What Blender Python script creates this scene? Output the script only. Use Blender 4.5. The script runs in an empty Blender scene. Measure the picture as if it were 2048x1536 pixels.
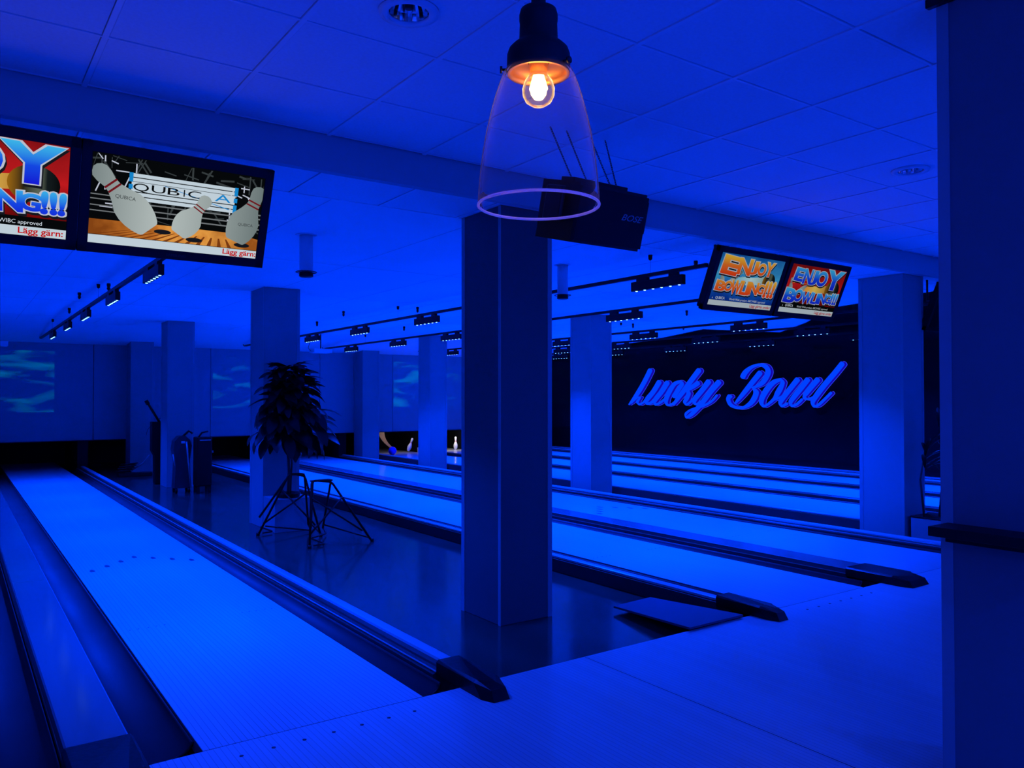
import bpy, bmesh, math, random
from mathutils import Vector, Matrix, Euler
random.seed(7)
R = math.radians
scene = bpy.context.scene
COL = scene.collection

# ------------------------------------------------------------------ camera
cam_d = bpy.data.cameras.new('camera')
cam = bpy.data.objects.new('camera', cam_d); COL.objects.link(cam)
cam.location = (0, 0, 1.513)
cam.rotation_euler = (R(90.9416), 0, R(-35.3213))
cam_d.sensor_width = 36.0
cam_d.lens = 1582.0 / 2048.0 * 36.0
cam_d.clip_start = 0.02; cam_d.clip_end = 200
scene.camera = cam

# ------------------------------------------------------------------ world, exposure
w = bpy.data.worlds.new('world'); scene.world = w; w.use_nodes = True
w.node_tree.nodes['Background'].inputs[0].default_value = (0, 0.001, 0.01, 1)
w.node_tree.nodes['Background'].inputs[1].default_value = 0.3
vs = scene.view_settings
vs.view_transform = 'Standard'; vs.look = 'None'; vs.gamma = 1.0
vs.use_curve_mapping = False; vs.exposure = 0.0
FILL_LAMP_W = 150.0         # added blue fill lamps behind the photographer, brightening near ceiling and approach
BLUE = (0.0, 0.035, 1.0)
LAMP_W = 110.0          # each lamp head on the tracks over the lanes

# ------------------------------------------------------------------ helpers
def srgb(r, g, b):
    f = lambda c: (c/255/12.92) if c/255 <= 0.04045 else ((c/255+0.055)/1.055)**2.4
    return (f(r), f(g), f(b))

def put(o, parent=None):
    COL.objects.link(o)
    if parent is not None: o.parent = parent
    return o

def thing(name, label, cat, loc=(0,0,0), rot=(0,0,0), group=None):
    o = bpy.data.objects.new(name, None); o.empty_display_size = 0.1
    o.location = loc; o.rotation_euler = rot
    put(o); o['label'] = label; o['category'] = cat
    if group: o['group'] = group
    return o

def tag(o, label, cat, group=None):
    o['label'] = label; o['category'] = cat
    if group: o['group'] = group
    return o

def struct(o, label=None):
    o['kind'] = 'structure'
    if label: o['label'] = label
    return o

class MB:
    """collects shapes and links them as ONE mesh object"""
    def __init__(s): s.v = []; s.f = []; s.smooth = []
    def add(s, vs, fs, smooth=False):
        b = len(s.v); s.v += [tuple(p) for p in vs]
        s.f += [tuple(b+i for i in f) for f in fs]; s.smooth += [smooth]*len(fs)
        return s
    def box(s, x0, x1, y0, y1, z0, z1, M=None):
        vs = [(x0,y0,z0),(x1,y0,z0),(x1,y1,z0),(x0,y1,z0),(x0,y0,z1),(x1,y0,z1),(x1,y1,z1),(x0,y1,z1)]
        if M is not None: vs = [M @ Vector(p) for p in vs]
        return s.add(vs, [(0,3,2,1),(4,5,6,7),(0,1,5,4),(1,2,6,5),(2,3,7,6),(3,0,4,7)])
    def bbox(s, x0, x1, y0, y1, z0, z1, b=0.005, M=None):
        """box with chamfered edges"""
        bm = bmesh.new(); bmesh.ops.create_cube(bm, size=1)
        for v in bm.verts:
            v.co = Vector(((x0+x1)/2+v.co.x*(x1-x0), (y0+y1)/2+v.co.y*(y1-y0), (z0+z1)/2+v.co.z*(z1-z0)))
        bmesh.ops.bevel(bm, geom=bm.edges[:], offset=b, segments=2, affect='EDGES', profile=0.5)
        return s.bm(bm, M)
    def bm(s, bm, M=None, smooth=False):
        bm.verts.index_update()
        vs = [(M @ v.co if M is not None else v.co.copy()) for v in bm.verts]
        s.add(vs, [tuple(v.index for v in f.verts) for f in bm.faces], smooth); bm.free()
        return s
    def tube(s, pts, r, n=8, cap=True, closed=False):
        pts = [Vector(p) for p in pts]; N = len(pts); rings = []
        rr = r if isinstance(r, (list, tuple)) else [r]*N
        up = None; vs = []
        for i, p in enumerate(pts):
            if closed: t = (pts[(i+1) % N]-pts[i-1])
            else: t = pts[min(i+1, N-1)]-pts[max(i-1, 0)]
            t = t.normalized() if t.length > 0 else Vector((0,0,1))
            if up is None: up = Vector((0,0,1)) if abs(t.z) < 0.9 else Vector((1,0,0))
            a = t.cross(up).normalized(); bb = a.cross(t).normalized(); up = bb
            vs += [p + (a*math.cos(2*math.pi*k/n)+bb*math.sin(2*math.pi*k/n))*rr[i] for k in range(n)]
        fs = []
        M = N if closed else N-1
        for i in range(M):
            j = (i+1) % N
            for k in range(n):
                fs.append((i*n+k, i*n+(k+1) % n, j*n+(k+1) % n, j*n+k))
        if cap and not closed:
            fs.append(tuple(range(n-1, -1, -1))); fs.append(tuple((N-1)*n+k for k in range(n)))
        return s.add(vs, fs, True)
    def lathe(s, prof, n=32, M=None, cap0=False, cap1=False):
        vs = []; fs = []
        for (r, z) in prof:
            for k in range(n):
                a = 2*math.pi*k/n; vs.append(Vector((r*math.cos(a), r*math.sin(a), z)))
        for i in range(len(prof)-1):
            for k in range(n):
                fs.append((i*n+k, i*n+(k+1) % n, (i+1)*n+(k+1) % n, (i+1)*n+k))
        if cap0: fs.append(tuple(range(n-1, -1, -1)))
        if cap1: fs.append(tuple((len(prof)-1)*n+k for k in range(n)))
        if M is not None: vs = [M @ p for p in vs]
        return s.add(vs, fs, True)
    def prism(s, prof, y0, y1, axis='y'):
        """closed profile of (x,z) swept along y; (x,y) swept along z for axis z"""
        n = len(prof); vs = []
        for t in (y0, y1):
            for (a, b) in prof: vs.append((a, t, b) if axis == 'y' else (a, b, t) if axis == 'z' else (t, a, b))
        fs = [tuple(range(n)), tuple(range(2*n-1, n-1, -1))]
        for i in range(n): fs.append((i, (i+1) % n, n+(i+1) % n, n+i))
        s.add(vs, fs)
        return s
    def build(s, name, mat, parent=None, fix=True):
        me = bpy.data.meshes.new(name); me.from_pydata(s.v, [], s.f)
        me.polygons.foreach_set('use_smooth', s.smooth)
        if fix:
            bm = bmesh.new(); bm.from_mesh(me); bmesh.ops.recalc_face_normals(bm, faces=bm.faces[:]); bm.to_mesh(me); bm.free()
        me.materials.append(mat); me.update()
        return put(bpy.data.objects.new(name, me), parent)

def copy_tree(o, parent=None):
    kids = list(o.children)
    c = o.copy(); COL.objects.link(c); c.parent = parent
    for ch in kids: copy_tree(ch, c)
    return c

# ------------------------------------------------------------------ materials
def mat(name, col, rough=0.5, spec=0.5, metal=0.0, emis=None, es=0.0, coat=0.0):
    m = bpy.data.materials.new(name); m.use_nodes = True
    b = m.node_tree.nodes['Principled BSDF']
    b.inputs['Base Color'].default_value = (*col, 1); b.inputs['Roughness'].default_value = rough
    b.inputs['Specular IOR Level'].default_value = spec; b.inputs['Metallic'].default_value = metal
    b.inputs['Coat Weight'].default_value = coat; b.inputs['Coat Roughness'].default_value = 0.08
    if emis:
        b.inputs['Emission Color'].default_value = (*emis, 1); b.inputs['Emission Strength'].default_value = es
    return m

def noisy(m, scale=6, lo=0.85, hi=1.0, bump=0.0, rough_var=0.0, stretch=(1,1,1)):
    """procedural mottling of the colour, optional bump"""
    nt = m.node_tree; N = nt.nodes; L = nt.links; b = N['Principled BSDF']
    base = tuple(b.inputs['Base Color'].default_value)
    tc = N.new('ShaderNodeTexCoord'); mp = N.new('ShaderNodeMapping'); mp.inputs['Scale'].default_value = stretch
    no = N.new('ShaderNodeTexNoise'); no.inputs['Scale'].default_value = scale; no.inputs['Detail'].default_value = 4
    L.new(tc.outputs['Object'], mp.inputs['Vector']); L.new(mp.outputs[0], no.inputs['Vector'])
    mr = N.new('ShaderNodeMapRange'); mr.inputs['From Min'].default_value = 0.3; mr.inputs['From Max'].default_value = 0.7
    mr.inputs['To Min'].default_value = lo; mr.inputs['To Max'].default_value = hi
    L.new(no.outputs['Fac'], mr.inputs['Value'])
    mx = N.new('ShaderNodeMix'); mx.data_type = 'RGBA'; mx.blend_type = 'MULTIPLY'; mx.inputs['Factor'].default_value = 1
    mx.inputs['A'].default_value = base
    L.new(mr.outputs[0], mx.inputs['B']); L.new(mx.outputs['Result'], b.inputs['Base Color'])
    if rough_var:
        r2 = N.new('ShaderNodeMapRange'); r0 = b.inputs['Roughness'].default_value
        r2.inputs['To Min'].default_value = max(0.02, r0-rough_var); r2.inputs['To Max'].default_value = r0+rough_var
        L.new(no.outputs['Fac'], r2.inputs['Value']); L.new(r2.outputs[0], b.inputs['Roughness'])
    if bump:
        bp = N.new('ShaderNodeBump'); bp.inputs['Strength'].default_value = bump; bp.inputs['Distance'].default_value = 0.003
        L.new(no.outputs['Fac'], bp.inputs['Height']); L.new(bp.outputs[0], b.inputs['Normal'])
    return m

def board_mat(name, col, rough, pitch=0.02735, dark=0.55, width=0.10, x0=0.0):
    """board lines printed along the lanes"""
    m = mat(name, col, rough, 0.5, coat=0.25); nt = m.node_tree; N = nt.nodes; L = nt.links; b = N['Principled BSDF']
    tc = N.new('ShaderNodeTexCoord'); sx = N.new('ShaderNodeSeparateXYZ'); L.new(tc.outputs['Object'], sx.inputs[0])
    a = N.new('ShaderNodeMath'); a.operation = 'SUBTRACT'; a.inputs[1].default_value = x0-50*pitch; L.new(sx.outputs['X'], a.inputs[0])
    d = N.new('ShaderNodeMath'); d.operation = 'DIVIDE'; d.inputs[1].default_value = pitch; L.new(a.outputs[0], d.inputs[0])
    fr = N.new('ShaderNodeMath'); fr.operation = 'FRACT'; L.new(d.outputs[0], fr.inputs[0])
    lt = N.new('ShaderNodeMath'); lt.operation = 'LESS_THAN'; lt.inputs[1].default_value = width; L.new(fr.outputs[0], lt.inputs[0])
    fl = N.new('ShaderNodeMath'); fl.operation = 'FLOOR'; L.new(d.outputs[0], fl.inputs[0])
    wn = N.new('ShaderNodeTexWhiteNoise'); wn.noise_dimensions = '1D'; L.new(fl.outputs[0], wn.inputs['W'])
    mr = N.new('ShaderNodeMapRange'); mr.inputs['To Min'].default_value = 0.93; mr.inputs['To Max'].default_value = 1.0
    L.new(wn.outputs['Value'], mr.inputs['Value'])
    m1 = N.new('ShaderNodeMix'); m1.data_type = 'RGBA'; m1.blend_type = 'MULTIPLY'; m1.inputs['Factor'].default_value = 1
    m1.inputs['A'].default_value = (*col, 1); L.new(mr.outputs[0], m1.inputs['B'])
    m2 = N.new('ShaderNodeMix'); m2.data_type = 'RGBA'; L.new(lt.outputs[0], m2.inputs['Factor'])
    L.new(m1.outputs['Result'], m2.inputs['A']); m2.inputs['B'].default_value = (*[c*dark for c in col], 1)
    L.new(m2.outputs['Result'], b.inputs['Base Color'])
    return m

def emit(name, col, s=1.0):
    m = bpy.data.materials.new(name); m.use_nodes = True; N = m.node_tree.nodes; L = m.node_tree.links
    for n in list(N): N.remove(n)
    o = N.new('ShaderNodeOutputMaterial'); e = N.new('ShaderNodeEmission')
    e.inputs[0].default_value = (*col, 1); e.inputs[1].default_value = s; L.new(e.outputs[0], o.inputs[0])
    return m

def emit_ramp(name, stops, axis='Z', s=1.0, noise=0.0, nscale=4):
    m = emit(name, (1,1,1), s); N = m.node_tree.nodes; L = m.node_tree.links
    e = [n for n in N if n.type == 'EMISSION'][0]
    tc = N.new('ShaderNodeTexCoord'); sx = N.new('ShaderNodeSeparateXYZ'); L.new(tc.outputs['Generated'], sx.inputs[0])
    cr = N.new('ShaderNodeValToRGB'); src = sx.outputs[axis]
    if noise:
        no = N.new('ShaderNodeTexNoise'); no.inputs['Scale'].default_value = nscale; no.inputs['Detail'].default_value = 5
        L.new(tc.outputs['Object'], no.inputs['Vector'])
        ma = N.new('ShaderNodeMath'); ma.operation = 'MULTIPLY_ADD'; ma.inputs[1].default_value = noise
        sb = N.new('ShaderNodeMath'); sb.operation = 'SUBTRACT'; sb.inputs[1].default_value = 0.5; L.new(no.outputs['Fac'], sb.inputs[0])
        L.new(sb.outputs[0], ma.inputs[0]); L.new(src, ma.inputs[2]); src = ma.outputs[0]
    L.new(src, cr.inputs[0]); L.new(cr.outputs[0], e.inputs[0])
    els = cr.color_ramp.elements
    while len(els) < len(stops): els.new(0.5)
    for el, (p, c) in zip(els, stops): el.position = p; el.color = (*c, 1)
    return m

M = {}
M['ceil_tile'] = noisy(mat('ceiling tile white', (0.86,0.86,0.86), 0.9, 0.2), 60, 0.93, 1.0, 0.1)
M['ceil_grid'] = mat('ceiling grid white metal', (0.85,0.85,0.85), 0.5)
M['ceil_far'] = noisy(mat('ceiling white paint', (0.92,0.92,0.92), 0.9, 0.2), 0.7, 0.93, 1.0)
M['fascia'] = mat('fascia grey white paint', (0.45,0.45,0.45), 0.8, 0.3)
M['wall'] = noisy(mat('wall off white paint', (0.6,0.6,0.6), 0.85, 0.3), 1.5, 0.92, 1.0)
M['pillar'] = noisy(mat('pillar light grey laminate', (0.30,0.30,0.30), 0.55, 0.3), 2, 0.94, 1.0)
M['pillar_shaded'] = noisy(mat('pillar laminate darkened for shade', (0.10,0.10,0.10), 0.5, 0.2), 2, 0.94, 1.0)  # shade on the centre pillar put into a darker copy of the laminate
M['pillar_half_shaded'] = noisy(mat('pillar laminate half darkened for shade', (0.16,0.16,0.17), 0.5, 0.2), 2, 0.94, 1.0)  # same laminate, darkened less, for the dim light on the nearest pillar
M['trim'] = mat('pillar trim grey', (0.30,0.30,0.30), 0.4)
M['darkwall'] = noisy(mat('side wall near black gloss paint', (0.006,0.006,0.007), 0.12, 0.12), 1.2, 0.9, 1.0)
M['lane'] = board_mat('lane synthetic pale boards', (0.55,0.55,0.55), 0.28, dark=0.45)
M['approach'] = board_mat('approach pale boards', (0.58,0.58,0.58), 0.34, dark=0.6)
M['floor'] = noisy(mat('dark glossy floor', (0.045,0.06,0.045), 0.14, 0.45), 3, 0.6, 1.0, 0.0, 0.05, (1, 0.25, 1))
M['gutter'] = noisy(mat('gutter grey plastic', (0.055,0.055,0.06), 0.5, 0.2), 2, 0.85, 1.0)
M['divider'] = mat('divider pale plastic', (0.17,0.17,0.17), 0.12, 0.45)
M['rail_light'] = mat('rail aluminium', (0.42,0.45,0.45), 0.28, 0.5, metal=0.2)
M['rail_dark'] = mat('rail dark plastic', (0.03,0.03,0.03), 0.3)
M['black'] = mat('black satin plastic', (0.006,0.006,0.006), 0.4, 0.25)
M['black_gloss'] = mat('black gloss plastic', (0.01,0.01,0.01), 0.15)
M['endcap'] = noisy(mat('black scuffed rubber', (0.010,0.009,0.010), 0.32, 0.25), 40, 0.4, 1.0, 0.3)
M['pitblack'] = mat('pit black', (0.006,0.006,0.006), 0.8)
M['white'] = mat('white plastic', (0.75,0.75,0.75), 0.4)
M['chrome'] = mat('chrome reflector', (0.8,0.8,0.8), 0.12, metal=1.0)
M['leaf'] = noisy(mat('rubber plant leaf', (0.010,0.018,0.010), 0.4, 0.3), 8, 0.6, 1.0)
M['stem'] = mat('plant stem brown', (0.03,0.025,0.018), 0.7)
M['pin'] = mat('pin white', (0.9,0.88,0.85), 0.25)
M['red'] = mat('pin red band', (0.6,0.02,0.02), 0.3)
M['led'] = emit('track led', (0.14, 0.42, 1.0), 9.0)
M['boardmat'] = mat('dark blue grey board', (0.06,0.055,0.09), 0.6)
M['brown'] = mat('tan leather curtain', (0.45,0.26,0.10), 0.7)
M['blueball'] = mat('blue bowling ball', (0.02,0.05,0.7), 0.2)
M['grey'] = mat('mid grey', (0.2,0.2,0.2), 0.5)
M['arrow'] = mat('printed dark marks', (0.04,0.04,0.06), 0.4)

# ------------------------------------------------------------------ geometry of the room (metres; x along foul line, y down the lanes)
FOUL = 3.54
FL = -0.08                       # sunken floor between the lane pairs
ZN, ZF = 3.06, 2.86              # near ceiling, ceiling over the lanes
BEAM = 4.43                      # front of the bulkhead
STEP = 5.08
MASK = 19.0
XR = 14.3
XL = -3.2
YB = -3.5
LW = 1.067
LANES = [(-0.932, 'far left'), (0.89, 'a'), (4.865, 'b'), (6.752, 'c'), (9.36, 'd'), (11.01, 'e'), (12.66, 'f')]

# sub floor and approach
struct(MB().box(XL, XR, FOUL, 22.5, -0.3, FL).build('floor', M['floor']), 'dark glossy sunken floor between the pairs of lanes')
struct(MB().box(XL, XR, YB, FOUL-0.004, -0.3, 0.0).build('floor_approach', M['approach']), 'pale boarded approach in front of the foul line')
# seam strip in the approach
# walls
struct(MB().box(XL-0.1, XL, YB, 22.5, -0.3, 3.3).build('wall_left', M['wall']))
struct(MB().box(XL, XR+0.1, YB-0.1, YB, -0.3, 3.3).build('wall_back', M['wall']))
struct(MB().box(XL, XR+0.1, 22.5, 22.6, -0.3, 3.3).build('wall_far', M['pitblack']))
struct(MB().box(XR, XR+0.12, YB, 22.5, -0.3, 3.3).build('wall_right', M['darkwall']), 'glossy near black side wall behind the lit script sign')
# light ledge along the foot of the dark wall
struct(MB().box(XR-0.02, XR, FOUL, MASK, 0.05, 0.085).build('baseboard_right', M['rail_light']))

# ceiling over the lanes
ce = MB()
ce.box(XL, XR, STEP, 16.3, ZF, ZF+0.12)
ce.prism([(16.3, ZF), (16.3, ZF+0.12), (MASK+0.2, ZF+0.12), (MASK+0.2, 2.64), (MASK, 2.64)], XL, XR, axis='x')
struct(ce.build('ceiling', M['ceil_far']), 'smooth white ceiling over the lanes, sloping down to the masking wall')
# faint board joints in the far ceiling
jm = mat('joint grey', (0.6,0.6,0.6), 0.9)
j = MB()
for xx in (0.9, 2.1, 3.3, 4.5, 5.7, 6.9, 8.1, 9.3, 10.5, 11.7):
    j.box(xx-0.003, xx+0.003, STEP+0.02, 16.2, ZF-0.0015, ZF+0.01)
for yy in (7.6, 10.1, 12.6, 15.1):
    j.box(XL+0.1, XR-0.1, yy-0.003, yy+0.003, ZF-0.0015, ZF+0.01)
o = j.build('ceiling_joint', jm, bpy.data.objects['ceiling']); o['kind'] = 'stuff'
# strip of tiles behind the bulkhead and the fascia
fa = MB().box(XL, XR, BEAM, BEAM+0.03, ZF, ZN+0.2).box(XL, XR, BEAM, BEAM+0.055, ZF-0.012, ZF)
struct(fa.build('trim_1', M['fascia']), 'pale blue-lit ceiling bulkhead running across above the monitors')
TX0, TP, TPY = 0.525, 0.641, 0.636
cs = bpy.data.objects.new('ceiling_strip', None); put(cs); struct(cs, 'strip of square ceiling tiles just behind the bulkhead')
gm = MB().box(XL, XR, BEAM+0.055, STEP, ZF+0.03, ZF+0.05)
for k in range(-5, 22):
    x = TX0+k*TP
    if x > XR: break
    gm.box(x-0.008, x+0.008, BEAM+0.055, STEP, ZF-0.002, ZF+0.03)
gm.build('ceiling_grid', M['ceil_grid'], cs)['kind'] = 'stuff'
tile_me = None
for k in range(-4, 21):
    x = TX0+k*TP
    y0, y1 = BEAM+0.06, STEP-0.006
    t = MB().bbox(0.012, TP-0.012, 0, y1-y0, 0.0, 0.014, 0.003).build('tile', M['ceil_tile'], cs) if tile_me is None else put(bpy.data.objects.new('tile', tile_me), cs)
    tile_me = t.data; t.location = (x, y0, ZF+0.002)

# near ceiling: T-bar grid and square tiles
cn = bpy.data.objects.new('ceiling_near', None); put(cn); struct(cn, 'suspended ceiling of square tiles above the approach')
g = MB().box(XL, XR, YB, BEAM, ZN+0.06, ZN+0.08)
ys = [4.406-TPY*k for k in range(0, 12)]
for k in range(-5, 23):
    x = TX0+k*TP
    if XL < x < XR: g.box(x-0.012, x+0.012, YB, BEAM, ZN-0.001, ZN+0.02)
for y in ys:
    if y > YB: g.box(XL, XR, y-0.006, y+0.006, ZN+0.001, ZN+0.02)
g.build('ceiling_grid', M['ceil_grid'], cn)['kind'] = 'stuff'
def tile_mesh():
    return MB().bbox(0.014, TP-0.014, 0.010, TPY-0.010, 0.0, 0.014, 0.004)
tm = None
HOLES = []
for r_ in range(0, 6):
    y = ys[r_+1] if r_ < 11 else 0
    for k in range(-4, 21):
        x = TX0+k*TP
        if r_ > 3 and not (-1 < x < 8): continue
        cx, cy = x+TP/2, y+TPY/2
        if any(abs(cx-hx) < 0.2 and abs(cy-hy) < 0.2 for hx, hy in ((1.487, 2.816), (5.333, 2.816))):
            # tile with a round hole for the recessed light
            m = MB(); n = 32; hr = 0.092; top = []; vs = []
            for i in range(n):
                a = 2*math.pi*i/n; c, s_ = math.cos(a), math.sin(a)
                vs.append((TP/2+hr*c, TPY/2+hr*s_, 0))
                q = max(abs(c), abs(s_)); vs.append((TP/2+(TP/2-0.014)*c/q, TPY/2+(TPY/2-0.010)*s_/q, 0))
            vs += [(p[0], p[1], 0.014) for p in vs]
            fs = []
            for i in range(n):
                a0, a1 = 2*i, 2*((i+1) % n); O = 2*n
                fs += [(a0, a1, a1+1, a0+1), (O+a0, O+a0+1, O+a1+1, O+a1), (a0, O+a0, O+a1, a1), (a0+1, a1+1, O+a1+1, O+a0+1)]
            t = m.add(vs, fs).build('tile', M['ceil_tile'], cn); HOLES.append((cx, cy))
        elif tm is None:
            t = tile_mesh().build('tile', M['ceil_tile'], cn); tm = t.data
        else:
            t = put(bpy.data.objects.new('tile', tm), cn)
        t.location = (x, y, ZN+0.004)
# plain ceiling over the part of the room behind the photographer
struct(MB().box(XL, XR, YB, 0.58, ZN+0.021, ZN+0.055).build('ceiling_rear', M['ceil_tile']))

# masking wall above the pits
mk = thing('masking_unit', 'pale panelled masking wall with faint projected aurora above the dark pin pits', 'wall', (0, MASK, 0))
def aurora_mat(seed, col=(0.25, 1.0, 0.85)):
    m = mat('masking panel print', (0.30,0.31,0.32), 0.5, 0.3); nt = m.node_tree; N = nt.nodes; L = nt.links; b = N['Principled BSDF']
    tc = N.new('ShaderNodeTexCoord'); mp = N.new('ShaderNodeMapping')
    mp.inputs['Rotation'].default_value = (0, R(38), 0); mp.inputs['Scale'].default_value = (0.45, 1, 1.9); mp.inputs['Location'].default_value = (seed, 0, seed*0.37)
    wv = N.new('ShaderNodeTexNoise'); wv.inputs['Scale'].default_value = 1.5; wv.inputs['Detail'].default_value = 5; wv.inputs['Distortion'].default_value = 0.9
    L.new(tc.outputs['Object'], mp.inputs[0]); L.new(mp.outputs[0], wv.inputs['Vector'])
    cr = N.new('ShaderNodeValToRGB'); cr.color_ramp.elements[0].position = 0.52; cr.color_ramp.elements[0].color = (0.30,0.31,0.32,1)
    cr.color_ramp.elements[1].position = 0.75; cr.color_ramp.elements[1].color = (0.30, 0.95, 0.62, 1)
    L.new(wv.outputs['Fac'], cr.inputs[0])
    L.new(cr.outputs[0], b.inputs['Base Color'])
    return m, b, N, L, cr
seams = [XL, 0.0, 2.48, 4.9, 7.55, 9.57, 11.75, XR]
for i in range(len(seams)-1):
    MB().box(seams[i]+0.006, seams[i+1]-0.006, 0.0, 0.04, 0.60, 2.66).build('panel', M['wall'] if False else mat('masking panel', (0.36,0.37,0.38), 0.6, 0.3), mk)
MB().box(XL, XR, 0.045, 0.08, 0.60, 2.66).build('backing', M['pitblack'], mk)
MB().box(XL, XR, -0.02, 0.05, 0.585, 0.60).build('lower_trim', M['rail_dark'], mk)

# pits: dark partitions between lanes and black back curtain
struct(MB().box(XL, XR, 21.4, 21.45, FL, 0.75).build('trim_2', M['pitblack']), 'black back curtain behind the pins')
struct(MB().box(XL, XR, MASK+0.09, 21.4, 0.62, 0.66).build('trim_3', M['pitblack']))

# ------------------------------------------------------------------ lanes
DIV = [(0.385, 0.645, 3.725, 'pale flat divider between the two leftmost gutters'),
       (6.19, 6.49, 3.85, 'pale ball-return divider with black end cap between the middle pair of lanes'),
       (10.68, 10.76, FOUL-0.1, 'narrow dark divider, nearer of the two in the far lane group'),
       (12.33, 12.41, FOUL-0.1, 'narrow dark divider, farther of the two in the far lane group')]
desc = {'far left': 'bowling lane beyond the left edge of the picture, only its gutter showing',
        'a': 'bright blue-lit bowling lane in the left foreground with printed arrows',
        'b': 'bright blue-lit bowling lane right behind the dark front pillar, nearer of the middle pair',
        'c': 'bright blue-lit bowling lane beyond the ball-return divider, farther of the middle pair',
        'd': 'bowling lane nearest the camera of the three below the script sign',
        'e': 'bowling lane in the middle of the three below the script sign',
        'f': 'bowling lane directly at the foot of the dark side wall'}
def gutter_mb(x0, x1, y0, y1):
    m = MB(); n = 12; prof = []
    for i in range(n+1):
        a = math.pi*i/n; prof.append(((x0+x1)/2-(x1-x0)/2*math.cos(a), -0.012-0.062*math.sin(a)))
    vs = []; 
    for y in (y0, y1):
        for (x, z) in prof: vs.append((x, y, z))
        for (x, z) in prof: vs.append((x, y, z-0.004))
    k = n+1; fs = []
    for i in range(n):
        fs.append((i, i+1, 2*k+i+1, 2*k+i)); fs.append((k+i, 3*k+i, 3*k+i+1, k+i+1))
        fs.append((i, k+i, k+i+1, i+1)); fs.append((2*k+i, 2*k+i+1, 3*k+i+1, 3*k+i))
    fs.append((0, 2*k, 3*k, k)); fs.append((k-1, 2*k-1, 4*k-1, 3*k-1))
    m.add(vs, fs, True); return m
for x0, key in LANES:
    x1 = x0+LW
    t = thing('bowling_lane', desc[key], 'bowling lane', (x0, FOUL, 0))
    MB().box(0, LW, 0.003, 17.6, -0.055, 0).build('lane_surface', M['lane'], t)
    MB().box(0.02, LW-0.02, 0.02, 17.6, FL, -0.055).build('lane_bed', M['rail_dark'], t)
    gl_, gr_ = {'a': (0.243, 0.19), 'b': (0.155, 0.245), 'c': (0.245, 0.19)}.get(key, (0.245, 0.245))
    for gx0, gx1 in ((-gl_, -0.005), (LW+0.005, LW+gr_)):
        g = gutter_mb(gx0, gx1, 0.16, 15.45).build('gutter', M['gutter'], t)
        MB().box(gx0, gx1, 0.0, 0.155, FL, -0.07).build('gutter_end', M['gutter'], t)
        MB().tube([((gx0+gx1)/2-(gx1-gx0)/2*math.cos(math.pi*i/12), 0.155, -0.016-0.062*math.sin(math.pi*i/12)+0.004) for i in range(13)], 0.006, 6).build('gutter_lip', M['black'], t)
    if key in ('a', 'b', 'c'):
        for i in range(7):
            ax = LW/2+(i-3)*0.137; ay = 4.66-abs(i-3)*0.15
            MB().prism([(ax-0.017, ay-0.06), (ax+0.017, ay-0.06), (ax+0.022, ay), (ax, ay+0.06), (ax-0.022, ay)], 0.0, 0.0012, 'z').build('arrow_mark', M['arrow'], t)
        for i in range(10):
            dx = [0.07,0.12,0.18,0.23,0.28][i % 5]; dx = dx if i < 5 else LW-dx
            MB().lathe([(0.005, 0.0), (0.005, 0.0012)], 10, Matrix.Translation((dx, 2.1, 0)), cap1=True).build('dot_mark', M['arrow'], t)
for i in range(7):
    MB().lathe([(0.009, 0.0005), (0.009, 0.0015)], 10, Matrix.Translation((0.89+LW/2+(i-3)*0.137, 3.40, 0)), cap1=True).build('dot_mark', M['arrow'], bpy.data.objects['floor_approach'])
    MB().lathe([(0.009, 0.0005), (0.009, 0.0015)], 10, Matrix.Translation((4.865+LW/2+(i-3)*0.137, 3.40, 0)), cap1=True).build('dot_mark', M['arrow'], bpy.data.objects['floor_approach'])
# foul line joint
struct(MB().box(XL, XR, FOUL-0.004, FOUL+0.003, -0.06, -0.003).build('trim_4', M['pitblack']))
struct(MB().box(3.02, 3.024, 0.2, FOUL-0.01, 0.0002, 0.0008).build('trim_5', M['arrow']))

def end_cap(parent, x0, x1, y0, y1, zt):
    """wedge nosed black block over the end of a divider or rail"""
    m = MB(); c = 0.012; n = (y1-y0)*0.28
    xm = (x0+x1)/2
    V = [(x0, y1, 0.0), (x1, y1, 0.0), (x1, y0+n*0.5, 0.0), (x1-0.03, y0, 0.0), (x0+0.03, y0, 0.0), (x0, y0+n*0.5, 0.0),
         (x0, y1, zt-c), (x1, y1, zt-c), (x1, y0+n, zt-c), (x1-0.035, y0+0.03, zt-2.2*c), (x0+0.035, y0+0.03, zt-2.2*c), (x0, y0+n, zt-c),
         (x0+c, y1, zt), (x1-c, y1, zt), (x1-c*1.5, y0+n, zt), (xm+0.04*(x1-x0)/0.3, y0+n*0.55, zt-c), (xm-0.04*(x1-x0)/0.3, y0+n*0.55, zt-c), (x0+c*1.5, y0+n, zt)]
    F = []
    for a, b in ((0, 6), (6, 12)):
        for i in range(6): F.append((a+i, a+(i+1) % 6, b+(i+1) % 6, b+i))
    F.append((12, 13, 14, 15, 16, 17)); F.append((5, 4, 3, 2, 1, 0))
    return m.add(V, F).build('end_cap', M['endcap'], parent)

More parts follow.
